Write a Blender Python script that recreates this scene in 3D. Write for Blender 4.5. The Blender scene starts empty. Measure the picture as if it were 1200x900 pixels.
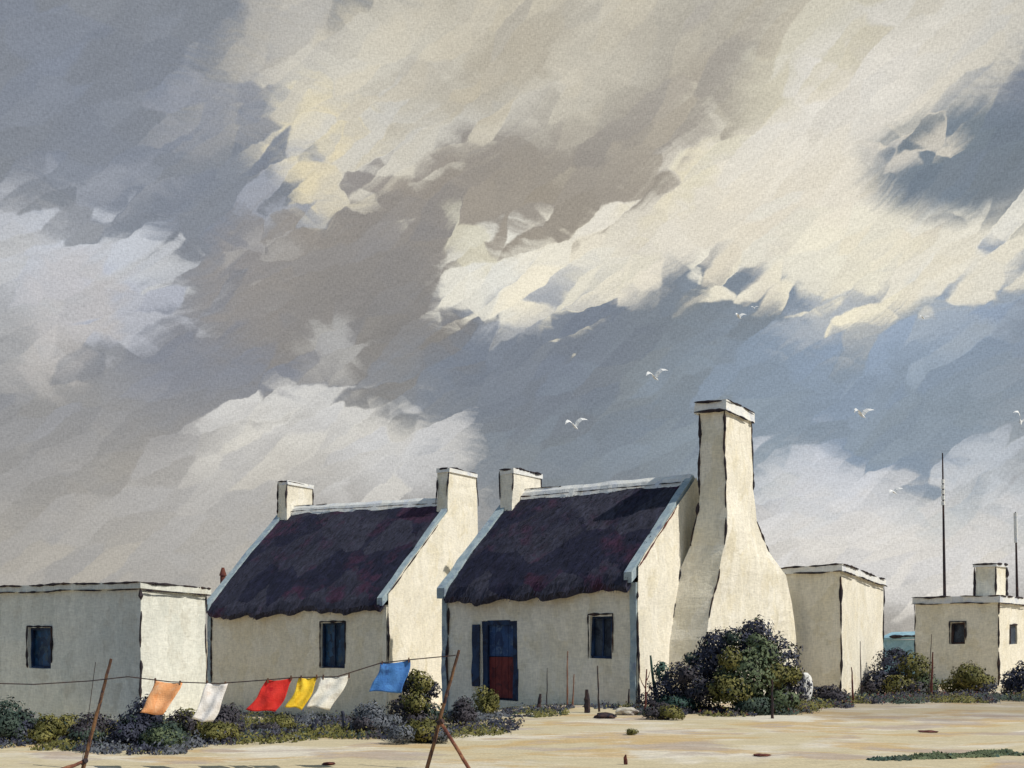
import bpy, bmesh, math, random
from mathutils import Vector, noise, Matrix
R = math.radians
random.seed(7)
scene = bpy.context.scene
C = scene.collection

# ---------------------------------------------------------------- render setup
scene.render.engine = 'CYCLES'
scene.view_settings.view_transform = 'Standard'
scene.view_settings.look = 'None'
scene.view_settings.gamma = 1
scene.view_settings.exposure = 0
scene.view_settings.use_curve_mapping = False
scene.cycles.use_denoising = True
scene.cycles.max_bounces = 6

CAM_H, HORIZON, F = 1.6, 750.0, 1200.0      # eye height, horizon row and focal length of the 1200 px photograph
cam = bpy.data.cameras.new('camera'); camo = bpy.data.objects.new('camera', cam); C.objects.link(camo)
cam.sensor_width = 36; cam.lens = 36; cam.clip_end = 3000
camo.location = (0, 0, CAM_H); camo.rotation_euler = (R(90), 0, 0)
cam.shift_y = (HORIZON - 450) / 1200
scene.camera = camo

def at(px, py, Y):
    return Vector(((px - 600) * Y / F, Y, CAM_H + (HORIZON - py) * Y / F))
def ground_y(py):                            # distance of the ground seen at row py
    return CAM_H * F / (py - HORIZON)

# ---------------------------------------------------------------- sun
SUN_AZ = Vector((0.91, -0.41)).normalized(); SUN_EL = R(46)
sd = Vector((SUN_AZ.x * math.cos(SUN_EL), SUN_AZ.y * math.cos(SUN_EL), math.sin(SUN_EL)))
sl = bpy.data.lights.new('sun', 'SUN'); sl.energy = 3.8; sl.angle = R(0.5); sl.color = (1.0, 0.95, 0.86)
so = bpy.data.objects.new('sun', sl); C.objects.link(so)
so.rotation_euler = (-sd).to_track_quat('-Z', 'Y').to_euler(); so.location = (30, -10, 40)

# ---------------------------------------------------------------- node helpers
def lin(rgb):
    f = lambda c: (c / 255 / 12.92) if c / 255 <= 0.04045 else ((c / 255 + 0.055) / 1.055) ** 2.4
    return (f(rgb[0]), f(rgb[1]), f(rgb[2]), 1)

class NT:
    def __init__(s, tree):
        s.t = tree; tree.nodes.clear()
    def n(s, kind, **kw):
        nd = s.t.nodes.new(kind)
        for k, v in kw.items(): setattr(nd, k, v)
        return nd
    def l(s, a, b): s.t.links.new(a, b)
    def put(s, sock, v):
        if hasattr(v, 'is_linked') or isinstance(v, bpy.types.NodeSocket): s.l(v, sock)
        else: sock.default_value = v
    def math(s, op, a, b=0.0, c=None, clamp=False):
        nd = s.n('ShaderNodeMath', operation=op, use_clamp=clamp)
        s.put(nd.inputs[0], a); s.put(nd.inputs[1], b)
        if c is not None: s.put(nd.inputs[2], c)
        return nd.outputs[0]
    def vmath(s, op, a, b=None, scale=None):
        nd = s.n('ShaderNodeVectorMath', operation=op)
        s.put(nd.inputs[0], a)
        if b is not None: s.put(nd.inputs[1], b)
        if scale is not None: s.put(nd.inputs['Scale'], scale)
        return nd.outputs['Value'] if op in ('LENGTH', 'DOT_PRODUCT') else nd.outputs['Vector']
    def mapping(s, vec, loc=(0, 0, 0), rot=(0, 0, 0), scale=(1, 1, 1), kind='POINT'):
        nd = s.n('ShaderNodeMapping', vector_type=kind)
        s.l(vec, nd.inputs[0]); nd.inputs['Rotation'].default_value = rot; nd.inputs['Scale'].default_value = scale
        if kind != 'NORMAL' and kind != 'VECTOR': nd.inputs['Location'].default_value = loc
        return nd.outputs[0]
    def noise(s, vec, scale, detail=3, rough=0.55, dist=0, dim='3D'):
        nd = s.n('ShaderNodeTexNoise', noise_dimensions=dim)
        s.l(vec, nd.inputs['Vector']); nd.inputs['Scale'].default_value = scale
        nd.inputs['Detail'].default_value = detail; nd.inputs['Roughness'].default_value = rough
        nd.inputs['Distortion'].default_value = dist
        return nd
    def voro(s, vec, scale, dim='3D', soft=0):
        nd = s.n('ShaderNodeTexVoronoi', voronoi_dimensions=dim, feature='SMOOTH_F1' if soft else 'F1')
        if soft: nd.inputs['Smoothness'].default_value = soft
        s.l(vec, nd.inputs['Vector']); nd.inputs['Scale'].default_value = scale
        return nd
    def ramp(s, v, a, b, lo=0.0, hi=1.0, smooth=True):
        nd = s.n('ShaderNodeMapRange', interpolation_type='SMOOTHSTEP' if smooth else 'LINEAR')
        s.put(nd.inputs['Value'], v)
        nd.inputs['From Min'].default_value = a; nd.inputs['From Max'].default_value = b
        nd.inputs['To Min'].default_value = lo; nd.inputs['To Max'].default_value = hi
        return nd.outputs['Result']
    def mix(s, fac, a, b, blend='MIX'):
        nd = s.n('ShaderNodeMix', data_type='RGBA', blend_type=blend)
        s.put(nd.inputs['Factor'], fac)
        for sock, v in ((nd.inputs[6], a), (nd.inputs[7], b)):
            if isinstance(v, (int, float)): v = (v, v, v, 1)
            s.put(sock, v)
        return nd.outputs[2]

# ---------------------------------------------------------------- sky: broken storm clouds over a Nishita sky
world = bpy.data.worlds.new('World'); scene.world = world; world.use_nodes = True
w = NT(world.node_tree)
tc = w.n('ShaderNodeTexCoord')
sep = w.n('ShaderNodeSeparateXYZ'); w.l(tc.outputs['Generated'], sep.inputs[0])
az = w.math('ARCTAN2', sep.outputs[0], sep.outputs[1])
hor = w.math('SQRT', w.math('ADD', w.math('MULTIPLY', sep.outputs[0], sep.outputs[0]), w.math('MULTIPLY', sep.outputs[1], sep.outputs[1])))
el = w.math('ARCTAN2', sep.outputs[2], hor)
comb = w.n('ShaderNodeCombineXYZ'); w.l(az, comb.inputs[0]); w.l(el, comb.inputs[1])
S = comb.outputs[0]
# domain warps: slow billow + voronoi "dabs" that give the clouds knife-stroke edges
nz = w.noise(S, 6.0, 5, 0.62)
warp1 = w.vmath('SCALE', w.vmath('SUBTRACT', nz.outputs['Color'], (0.5, 0.5, 0.5)), scale=0.055)
dv = w.voro(w.mapping(w.vmath('ADD', S, warp1), rot=(0, 0, R(34)), scale=(1 / 20, 1 / 56, 1), kind='TEXTURE'), 1.0, soft=.16)
warp2 = w.vmath('SCALE', w.vmath('SUBTRACT', dv.outputs['Color'], (0.5, 0.5, 0.5)), scale=0.042)
dv2 = w.voro(w.mapping(w.vmath('ADD', S, warp1), rot=(0, 0, R(-20)), scale=(1 / 34, 1 / 80, 1), kind='TEXTURE'), 1.0, soft=.3)
warp3 = w.vmath('SCALE', w.vmath('SUBTRACT', dv2.outputs['Color'], (0.5, 0.5, 0.5)), scale=0.016)
SW = w.vmath('ADD', w.vmath('ADD', S, warp1), w.vmath('ADD', warp2, warp3))
SS = w.vmath('ADD', S, warp1)                      # only billowed
# dry-brush streaks
st1 = w.noise(w.mapping(SS, rot=(0, 0, R(33)), scale=(1 / 14, 1 / 150, 1), kind='TEXTURE'), 1.0, 3, 0.65)
st2 = w.noise(w.mapping(SS, rot=(0, 0, R(-6)), scale=(1 / 22, 1 / 210, 1), kind='TEXTURE'), 1.0, 3, 0.65)
k1 = w.math('SUBTRACT', st1.outputs['Fac'], 0.5)
k2 = w.math('SUBTRACT', st2.outputs['Fac'], 0.5)

# base of the cloud deck: slate grey low, drifting in broad patches
patch = w.noise(SW, 2.2, 3, 0.55)
base = w.mix(w.ramp(patch.outputs['Fac'], 0.35, 0.65), lin((124, 130, 139)), lin((134, 141, 151)))
base = w.mix(w.ramp(el, 0.02, 0.33), lin((166, 162, 156)), base)

def sky_blob(col, x, y, rx, ry, rot, rgb, op=1.0, soft=0.5, dry=0.8, src=None, kk=None):
    a = math.atan2(x - 600, F); h = math.hypot(F, x - 600); e = math.atan2(HORIZON - y, h)
    sc = math.cos(a) / F * math.cos(e)
    m = w.mapping(SW if src is None else src, loc=(a, e, 0), rot=(0, 0, R(rot)), scale=(rx * sc, ry * sc, 1), kind='TEXTURE')
    d = w.math('MULTIPLY_ADD', kk if kk is not None else k1, dry, w.vmath('LENGTH', m))
    f = w.ramp(d, 1 + soft, max(0.02, 1 - soft), 0.0, op)
    return w.mix(f, col, lin(rgb))

BLOBS = [
    # x, y, rx, ry, rot(+ = rising to the right), colour, opacity, softness, dryness
    # broad slate masses
    (130, 110, 260, 190, 0, (134, 140, 151), .9, .6, .5),
    (260, 430, 170, 120, 35, (134, 137, 146), .85, .6, .5),
    (760, 470, 260, 130, 20, (128, 136, 144), 1, .5, .5),
    (1010, 470, 230, 120, 0, (139, 153, 168), .95, .6, .5),
    (620, 440, 120, 60, 25, (124, 131, 142), .9, .6, .6),
    (80, 640, 260, 110, 20, (167, 163, 157), .9, .7, .5),
    (30, 500, 110, 130, 20, (152, 151, 151), .7, .7, .5),
    (200, 580, 200, 60, 20, (160, 157, 154), .8, .7, .5),
    # warm grey belly of the big cloud
    (480, 270, 240, 85, 24, (153, 147, 141), 1, .5, .5),
    (400, 345, 120, 70, 38, (143, 140, 138), .9, .5, .6),
    (470, 385, 110, 50, 30, (136, 134, 133), .8, .6, .6),
    (700, 190, 230, 90, 25, (158, 151, 141), 1, .55, .5),
    # pale top of the cloud
    (600, 40, 330, 95, 8, (197, 191, 176), 1, .5, .6),
    (430, 110, 120, 85, 25, (208, 203, 189), .95, .4, .7),
    (900, 40, 330, 90, 5, (194, 189, 176), 1, .5, .6),
    (1080, 70, 170, 90, 20, (211, 207, 196), .95, .5, .7),
    (560, 75, 130, 30, 18, (180, 172, 156), .5, .6, .8),
    (760, 60, 150, 35, 20, (177, 171, 158), .6, .6, .8),
    (790, 115, 120, 40, 28, (163, 156, 146), .7, .6, .7),
    (930, 70, 110, 45, 28, (211, 206, 188), .8, .5, .9),
    (640, 110, 110, 26, 20, (207, 201, 186), .7, .5, .9),
    (390, 175, 50, 42, 10, (224, 214, 186), .95, .4, .9),
    (450, 172, 100, 34, 22, (209, 205, 194), .9, .5, .8),
    (330, 40, 70, 60, 30, (190, 186, 178), .6, .6, .8),
    # white bar of lit cloud
    (590, 325, 85, 42, 12, (228, 225, 213), 1, .35, .8),
    (690, 295, 95, 48, 28, (230, 224, 208), 1, .35, .8),
    (800, 250, 150, 62, 30, (226, 220, 206), 1, .4, .7),
    (900, 190, 110, 58, 30, (227, 221, 206), .95, .45, .7),
    (1000, 130, 120, 45, 20, (227, 222, 211), .9, .5, .9),
    (960, 250, 150, 75, 0, (228, 221, 205), 1, .4, .6),
    (1010, 300, 120, 52, -14, (233, 227, 208), 1, .35, .8),
    (1140, 285, 120, 48, 12, (226, 222, 209), 1, .4, .8),
    (860, 305, 42, 24, 40, (236, 231, 214), .9, .35, 1.0),
    (1005, 335, 40, 26, -30, (239, 233, 212), .9, .35, .9),
    (660, 320, 55, 30, 20, (237, 231, 213), .8, .4, .9),
    (540, 300, 45, 20, -15, (216, 211, 190), .8, .4, 1.0),
    (830, 190, 45, 25, 30, (224, 217, 192), .7, .5, .9),
    (770, 235, 45, 22, 35, (226, 218, 194), .6, .5, .9),
    # hole of slate through the white
    (1128, 190, 114, 56, -6, (121, 132, 143), 1, .30, .45),
    (1170, 205, 60, 36, 0, (120, 129, 139), .7, .5, .3),
    (1075, 160, 46, 20, 24, (222, 216, 204), .75, .5, .9),
    (545, 350, 40, 18, -30, (226, 222, 208), .9, .4, .9),
    (700, 345, 70, 18, 30, (228, 222, 203), .85, .4, .9),
    (960, 345, 46, 22, -38, (233, 227, 208), .9, .35, .9),
    (620, 370, 60, 20, 25, (186, 188, 190), .7, .6, 1.0),
    (860, 320, 40, 18, 35, (231, 226, 210), .9, .35, .9),
    (1060, 330, 70, 20, 25, (229, 223, 206), .8, .4, .9),
    # left white cloud
    (70, 310, 140, 52, -6, (194, 198, 205), .95, .4, .8),
    (165, 300, 60, 26, -10, (196, 199, 204), .9, .4, 1.0),
    (130, 370, 80, 32, 12, (186, 189, 198), .85, .45, 1.0),
    (85, 370, 34, 70, -30, (199, 194, 190), .6, .5, .8),
    (10, 330, 60, 90, 0, (190, 191, 194), .6, .6, .8),
    (100, 228, 90, 20, 14, (160, 164, 172), .6, .6, 1.2),
    (250, 130, 70, 26, 22, (160, 162, 168), .5, .6, 1.2),
    (330, 235, 55, 17, 28, (168, 173, 184), .6, .5, 1.4),
    (330, 290, 45, 14, 20, (172, 170, 168), .6, .5, 1.4),
    # small scud and the heap behind the cottages
    (372, 405, 42, 34, -40, (176, 175, 173), .9, .4, 1.0),
    (350, 445, 22, 45, -30, (160, 158, 156), .6, .5, 1.0),
    (370, 525, 120, 55, 10, (210, 208, 203), 1, .35, .6),
    (330, 580, 150, 60, 10, (190, 187, 182), .9, .5, .6),
    (470, 550, 70, 55, 10, (208, 206, 202), .9, .4, .8),
    (300, 640, 260, 60, 0, (178, 174, 168), .8, .6, .5),
    # right side scud and low bank
    (990, 385, 60, 30, 5, (172, 178, 184), .85, .5, 1.3),
    (1130, 375, 90, 32, 10, (164, 176, 190), .8, .6, 1.3),
    (1060, 425, 90, 20, 10, (150, 166, 186), .6, .6, 1.3),
    (935, 590, 60, 60, 20, (192, 198, 206), .9, .5, .8),
    (1000, 600, 120, 52, -12, (205, 207, 211), .95, .45, .8),
    (1150, 590, 80, 62, 32, (188, 193, 198), .95, .45, .9),
    (1010, 660, 260, 60, 0, (218, 215, 211), 1, .6, .6),
    (1060, 540, 60, 16, -22, (134, 150, 170), .6, .5, 1.0),
]
# unseen sky behind and at the sides: bluer tone added to set the walls' shade
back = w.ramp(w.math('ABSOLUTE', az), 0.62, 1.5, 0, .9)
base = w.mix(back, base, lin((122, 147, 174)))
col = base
for i, b in enumerate(BLOBS):
    big = min(b[2], b[3]) > 75
    col = sky_blob(col, *b, src=SS if ((big and b[0] < 420) or b[:2] == (1128, 190)) else SW, kk=k1 if i % 3 else k2)
# brush-load variation and the weave of streaks
val = w.math('ADD', 1.0, w.math('MULTIPLY', k1, 0.20))
val = w.math('ADD', val, w.math('MULTIPLY', k2, 0.14))
sepc = w.n('ShaderNodeSeparateColor'); w.l(dv.outputs['Color'], sepc.inputs[0])
val = w.math('ADD', val, w.math('MULTIPLY', w.math('SUBTRACT', sepc.outputs[0], 0.5), 0.12))
gr1 = w.noise(w.mapping(S, scale=(330, 900, 1)), 1.0, 1, 0.5)
gr2 = w.noise(w.mapping(S, scale=(900, 330, 1)), 1.0, 1, 0.5)
gr = w.math('SUBTRACT', w.math('ADD', gr1.outputs['Fac'], gr2.outputs['Fac']), 1.0)
val = w.math('ADD', val, w.math('MULTIPLY', gr, 0.42))
hue = w.noise(SW, 9.0, 2, 0.5)
hv = w.math('ADD', hue.outputs['Fac'], w.math('MULTIPLY', w.math('SUBTRACT', sepc.outputs[1], .5), .8))
tint = w.mix(hv, (0.975, 0.99, 1.025, 1), (1.03, 1.007, 0.955, 1))
col = w.mix(1.0, col, tint, 'MULTIPLY')
vv = w.n('ShaderNodeCombineColor')
for i in range(3): w.l(val, vv.inputs[i])
col = w.mix(1.0, col, vv.outputs[0], 'MULTIPLY')
sky = w.n('ShaderNodeTexSky', sky_type='NISHITA'); sky.sun_disc = False
sky.sun_elevation = SUN_EL; sky.sun_rotation = math.atan2(sd.x, sd.y)
bg1 = w.n('ShaderNodeBackground'); w.l(sky.outputs[0], bg1.inputs[0]); bg1.inputs[1].default_value = 0.08
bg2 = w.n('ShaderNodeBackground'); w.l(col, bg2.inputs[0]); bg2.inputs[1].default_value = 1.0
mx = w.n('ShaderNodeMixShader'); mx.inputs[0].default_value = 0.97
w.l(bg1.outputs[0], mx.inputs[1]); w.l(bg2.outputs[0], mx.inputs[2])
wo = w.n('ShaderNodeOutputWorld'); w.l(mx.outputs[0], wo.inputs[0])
world.cycles.sampling_method = 'MANUAL'; world.cycles.sample_map_resolution = 512

# ---------------------------------------------------------------- materials
def painted(name, c1, c2, c3=None, dab=(3, 3, 1.2), rot=0.0, big=0.6, rough=0.85, bump=0.25, grain=0.16, amt2=1.0, streak=None, gs=1.0, mottling=0.10):
    """brushed lime-wash look: dabs of two tones, broad patches of a third, coarse fabric-like grain"""
    m = bpy.data.materials.new(name); m.use_nodes = True
    t = NT(m.node_tree)
    tcn = t.n('ShaderNodeTexCoord'); P = tcn.outputs['Object']
    nw = t.noise(P, 1.7, 3, 0.6)
    PW = t.vmath('ADD', P, t.vmath('SCALE', t.vmath('SUBTRACT', nw.outputs['Color'], (.5, .5, .5)), scale=0.5))
    v = t.voro(t.mapping(PW, rot=(0, rot, 0), scale=dab), 1.0)
    sc = t.n('ShaderNodeSeparateColor'); t.l(v.outputs['Color'], sc.inputs[0])
    nb = t.noise(P, big, 4, 0.6)
    fac = t.math('ADD', t.math('MULTIPLY', sc.outputs[0], 0.55), t.math('MULTIPLY', nb.outputs['Fac'], 0.6))
    colr = t.mix(t.ramp(fac, 0.3, 0.85, 0, amt2), lin3(c1), lin3(c2))
    if c3 is not None:
        n3 = t.noise(PW, big * 2.3, 4, 0.65)
        f3 = t.math('ADD', n3.outputs['Fac'], t.math('MULTIPLY', t.math('SUBTRACT', sc.outputs[1], 0.5), 0.25))
        colr = t.mix(t.ramp(f3, 0.52, 0.72), colr, lin3(c3))
    if streak is not None:
        ns = t.noise(t.mapping(PW, scale=streak), 1.0, 3, 0.6)
        sv = t.ramp(ns.outputs['Fac'], 0.25, 0.75, 1 - mottling * 2, 1 + mottling * 2, False)
    else:
        ns = t.noise(PW, 5.0, 4, 0.65); sv = t.ramp(ns.outputs['Fac'], 0.25, 0.75, 1 - mottling, 1 + mottling, False)
    g1 = t.noise(t.mapping(P, scale=(7 * gs, 7 * gs, 26 * gs)), 1.0, 2, 0.5)
    g2 = t.noise(t.mapping(P, scale=(26 * gs, 26 * gs, 7 * gs)), 1.0, 2, 0.5)
    g = t.math('SUBTRACT', t.math('ADD', g1.outputs['Fac'], g2.outputs['Fac']), 1.0)
    gv = t.math('MULTIPLY', sv, t.math('ADD', 1.0, t.math('MULTIPLY', g, grain * 2)))
    cc = t.n('ShaderNodeCombineColor')
    for i in range(3): t.l(gv, cc.inputs[i])
    colr = t.mix(1.0, colr, cc.outputs[0], 'MULTIPLY')
    b = t.n('ShaderNodeBsdfPrincipled'); t.l(colr, b.inputs['Base Color']); b.inputs['Roughness'].default_value = rough
    b.inputs['Specular IOR Level'].default_value = 0.25
    bp = t.n('ShaderNodeBump'); bp.inputs['Strength'].default_value = bump; bp.inputs['Distance'].default_value = 0.03
    h = t.math('ADD', t.math('MULTIPLY', g, 0.6), t.math('ADD', ns.outputs['Fac'], t.math('MULTIPLY', sc.outputs[0], 0.5)))
    t.l(h, bp.inputs['Height']); t.l(bp.outputs[0], b.inputs['Normal'])
    o = t.n('ShaderNodeOutputMaterial'); t.l(b.outputs[0], o.inputs[0])
    return m
def lin3(c): return (c[0], c[1], c[2], 1)

M = {}
M['limewash'] = painted('limewash', (.75, .695, .565), (.80, .75, .635), (.725, .66, .51), dab=(2.5, 2.5, 1.2), bump=.35, streak=(6, 6, .9), mottling=.05, grain=.22)
M['limewash_cool'] = painted('limewash_cool', (.68, .68, .60), (.76, .75, .66), (.64, .62, .53), dab=(2.2, 2.2, 1.1), bump=.35, streak=(6, 6, .9), mottling=.05, grain=.22)
M['white'] = painted('white_lime', (.80, .78, .72), (.72, .72, .70), (.62, .64, .68), dab=(4, 4, 3), bump=.3)
M['coping'] = painted('blue_grey_lime', (.28, .36, .40), (.38, .45, .47), (.20, .25, .33), dab=(5, 5, 5), bump=.3)
M['thatch'] = painted('dark_thatch', (.012, .013, .032), (.036, .036, .056), (.046, .019, .042), dab=(.8, .6, .6), streak=(14, 3, 3), bump=.4, grain=.3, big=.5, rough=.8, mottling=.3)
M['ink_outline'] = painted('ink_outline', (.018, .014, .020), (.045, .035, .04), (.07, .04, .03), dab=(4, 4, 4), grain=.3)  # dark colour of the outlines added along edges
M['navy'] = painted('navy_paint', (.012, .022, .055), (.02, .05, .12), (.008, .012, .03), dab=(6, 6, 3), big=2, rough=.6)
M['blue_pane'] = painted('blue_glass', (.012, .03, .07), (.03, .09, .19), (.05, .08, .11), dab=(7, 7, 4), big=2, rough=.35)
M['slate_pane'] = painted('slate_glass', (.03, .04, .06), (.06, .08, .11), (.015, .02, .035), dab=(6, 6, 3), big=2, rough=.35)
M['door_blue'] = painted('door_blue', (.018, .04, .11), (.03, .075, .19), (.09, .14, .22), dab=(8, 8, 3), big=2, rough=.6)
M['door_red'] = painted('door_red', (.11, .018, .02), (.16, .03, .028), (.06, .014, .02), dab=(8, 8, 3), big=2, rough=.6)
M['wood'] = painted('weathered_wood', (.10, .055, .04), (.22, .12, .06), (.045, .028, .035), dab=(20, 20, 4), streak=(40, 40, 4), big=3, gs=2)
M['wood_red'] = painted('red_wood', (.16, .06, .04), (.28, .13, .07), (.07, .03, .035), dab=(20, 20, 4), streak=(40, 40, 4), big=3, gs=2)
M['dark_wood'] = painted('dark_wood', (.03, .022, .026), (.07, .04, .035), (.02, .02, .03), dab=(10, 10, 3), big=3)
M['teal'] = painted('teal_paint', (.28, .46, .54), (.36, .54, .60), (.20, .36, .46), dab=(4, 4, 3), big=1)
M['rust'] = painted('rust', (.14, .045, .03), (.09, .03, .03), None, dab=(8, 8, 8))
M['rock'] = painted('pale_rock', (.55, .50, .40), (.42, .40, .36), (.25, .22, .22), dab=(6, 6, 6), big=2)
for nm, a, b_, c_ in (('towel_orange', (.78, .33, .13), (.82, .42, .20), (.84, .52, .32)), ('towel_white', (.78, .74, .70), (.82, .79, .76), (.74, .66, .60)),
                      ('towel_red', (.60, .025, .02), (.66, .04, .03), (.50, .015, .02)), ('towel_yellow', (.80, .50, .02), (.84, .58, .05), (.74, .42, .02)),
                      ('towel_cream', (.76, .73, .63), (.82, .79, .70), (.68, .64, .58)), ('towel_blue', (.05, .16, .42), (.07, .21, .50), (.04, .11, .30))):
    M[nm] = painted(nm, a, b_, c_, dab=(14, 14, 8), big=3, gs=3, grain=.10, bump=.3)
def leaf_mat(name, a, b_):
    m = painted(name, a, b_, None, dab=(7, 7, 7), big=3, rough=.7, bump=0, grain=.1, mottling=.3)
    return m
M['olive'] = leaf_mat('leaf_olive', (.09, .09, .024), (.185, .17, .05))
M['green'] = leaf_mat('leaf_green', (.055, .08, .04), (.12, .15, .075))
M['deep'] = leaf_mat('leaf_deep_green', (.03, .05, .04), (.055, .08, .06))
M['indigo'] = leaf_mat('leaf_indigo', (.024, .027, .046), (.046, .050, .078))
M['violet'] = leaf_mat('leaf_violet', (.038, .034, .042), (.068, .060, .070))
M['mauve'] = leaf_mat('leaf_mauve', (.08, .09, .105), (.14, .15, .17))
M['teal_leaf'] = leaf_mat('leaf_teal', (.025, .06, .05), (.05, .10, .08))
M['gull'] = painted('gull_white', (.82, .81, .78), (.76, .75, .73), None, dab=(20, 20, 20), bump=0)
M['gull_dark'] = painted('gull_wing_tip', (.06, .05, .05), (.14, .11, .09), None, dab=(20, 20, 20), bump=0)

def ground_material():
    m = bpy.data.materials.new('sandy_ground'); m.use_nodes = True
    t = NT(m.node_tree)
    P = t.n('ShaderNodeTexCoord').outputs['Object']
    nw = t.noise(P, .35, 3, .55)
    PW = t.vmath('ADD', P, t.vmath('SCALE', t.vmath('SUBTRACT', nw.outputs['Color'], (.5, .5, .5)), scale=1.6))
    v = t.voro(t.mapping(PW, rot=(0, 0, R(4)), scale=(.8, 1.5, 1)), 1.0, soft=.8)
    sc = t.n('ShaderNodeSeparateColor'); t.l(v.outputs['Color'], sc.inputs[0])
    n1 = t.noise(t.mapping(PW, rot=(0, 0, R(3)), scale=(.30, .55, 1)), 1.0, 5, .68)
    n2 = t.noise(t.mapping(PW, loc=(9, 4, 0), rot=(0, 0, R(-3)), scale=(.34, .8, 1)), 1.0, 5, .68)
    n3 = t.noise(t.mapping(PW, loc=(3, 14, 0), scale=(.5, .9, 1)), 1.0, 5, .68)
    d = t.math('MULTIPLY', t.math('SUBTRACT', sc.outputs[0], .5), .26)
    c = t.mix(t.ramp(t.math('ADD', n1.outputs['Fac'], d), .42, .60), lin3((.55, .47, .31)), lin3((.66, .60, .49)))
    c = t.mix(t.ramp(t.math('ADD', n2.outputs['Fac'], d), .48, .60, 0, .85), c, lin3((.52, .37, .18)))
    c = t.mix(t.ramp(t.math('ADD', n3.outputs['Fac'], d), .52, .64, 0, .75), c, lin3((.42, .35, .30)))
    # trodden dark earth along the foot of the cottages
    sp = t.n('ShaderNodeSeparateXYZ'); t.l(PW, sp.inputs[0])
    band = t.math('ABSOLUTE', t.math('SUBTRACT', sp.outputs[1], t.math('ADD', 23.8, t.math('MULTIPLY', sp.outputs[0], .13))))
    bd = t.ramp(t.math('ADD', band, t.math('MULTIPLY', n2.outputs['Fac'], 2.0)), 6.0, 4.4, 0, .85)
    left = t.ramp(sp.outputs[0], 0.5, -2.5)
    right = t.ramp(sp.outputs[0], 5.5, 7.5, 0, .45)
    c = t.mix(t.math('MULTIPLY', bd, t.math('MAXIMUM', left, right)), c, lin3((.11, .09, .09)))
    fs = t.noise(t.mapping(PW, rot=(0, 0, R(2)), scale=(2.2, 9, 1)), 1.0, 4, .7)
    g1 = t.noise(t.mapping(P, scale=(24, 12, 1)), 1.0, 3, .6)
    val = t.math('MULTIPLY', t.ramp(fs.outputs['Fac'], .25, .75, .82, 1.18, False), t.ramp(g1.outputs['Fac'], .2, .8, .84, 1.16, False))
    cc = t.n('ShaderNodeCombineColor')
    for i in range(3): t.l(val, cc.inputs[i])
    c = t.mix(1, c, cc.outputs[0], 'MULTIPLY')
    b = t.n('ShaderNodeBsdfPrincipled'); t.l(c, b.inputs['Base Color']); b.inputs['Roughness'].default_value = .95
    b.inputs['Specular IOR Level'].default_value = .1
    bp = t.n('ShaderNodeBump'); bp.inputs['Strength'].default_value = .35; bp.inputs['Distance'].default_value = .03
    t.l(t.math('ADD', fs.outputs['Fac'], t.math('MULTIPLY', g1.outputs['Fac'], .5)), bp.inputs['Height']); t.l(bp.outputs[0], b.inputs['Normal'])
    o = t.n('ShaderNodeOutputMaterial'); t.l(b.outputs[0], o.inputs[0])
    return m
M['ground'] = ground_material()

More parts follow.
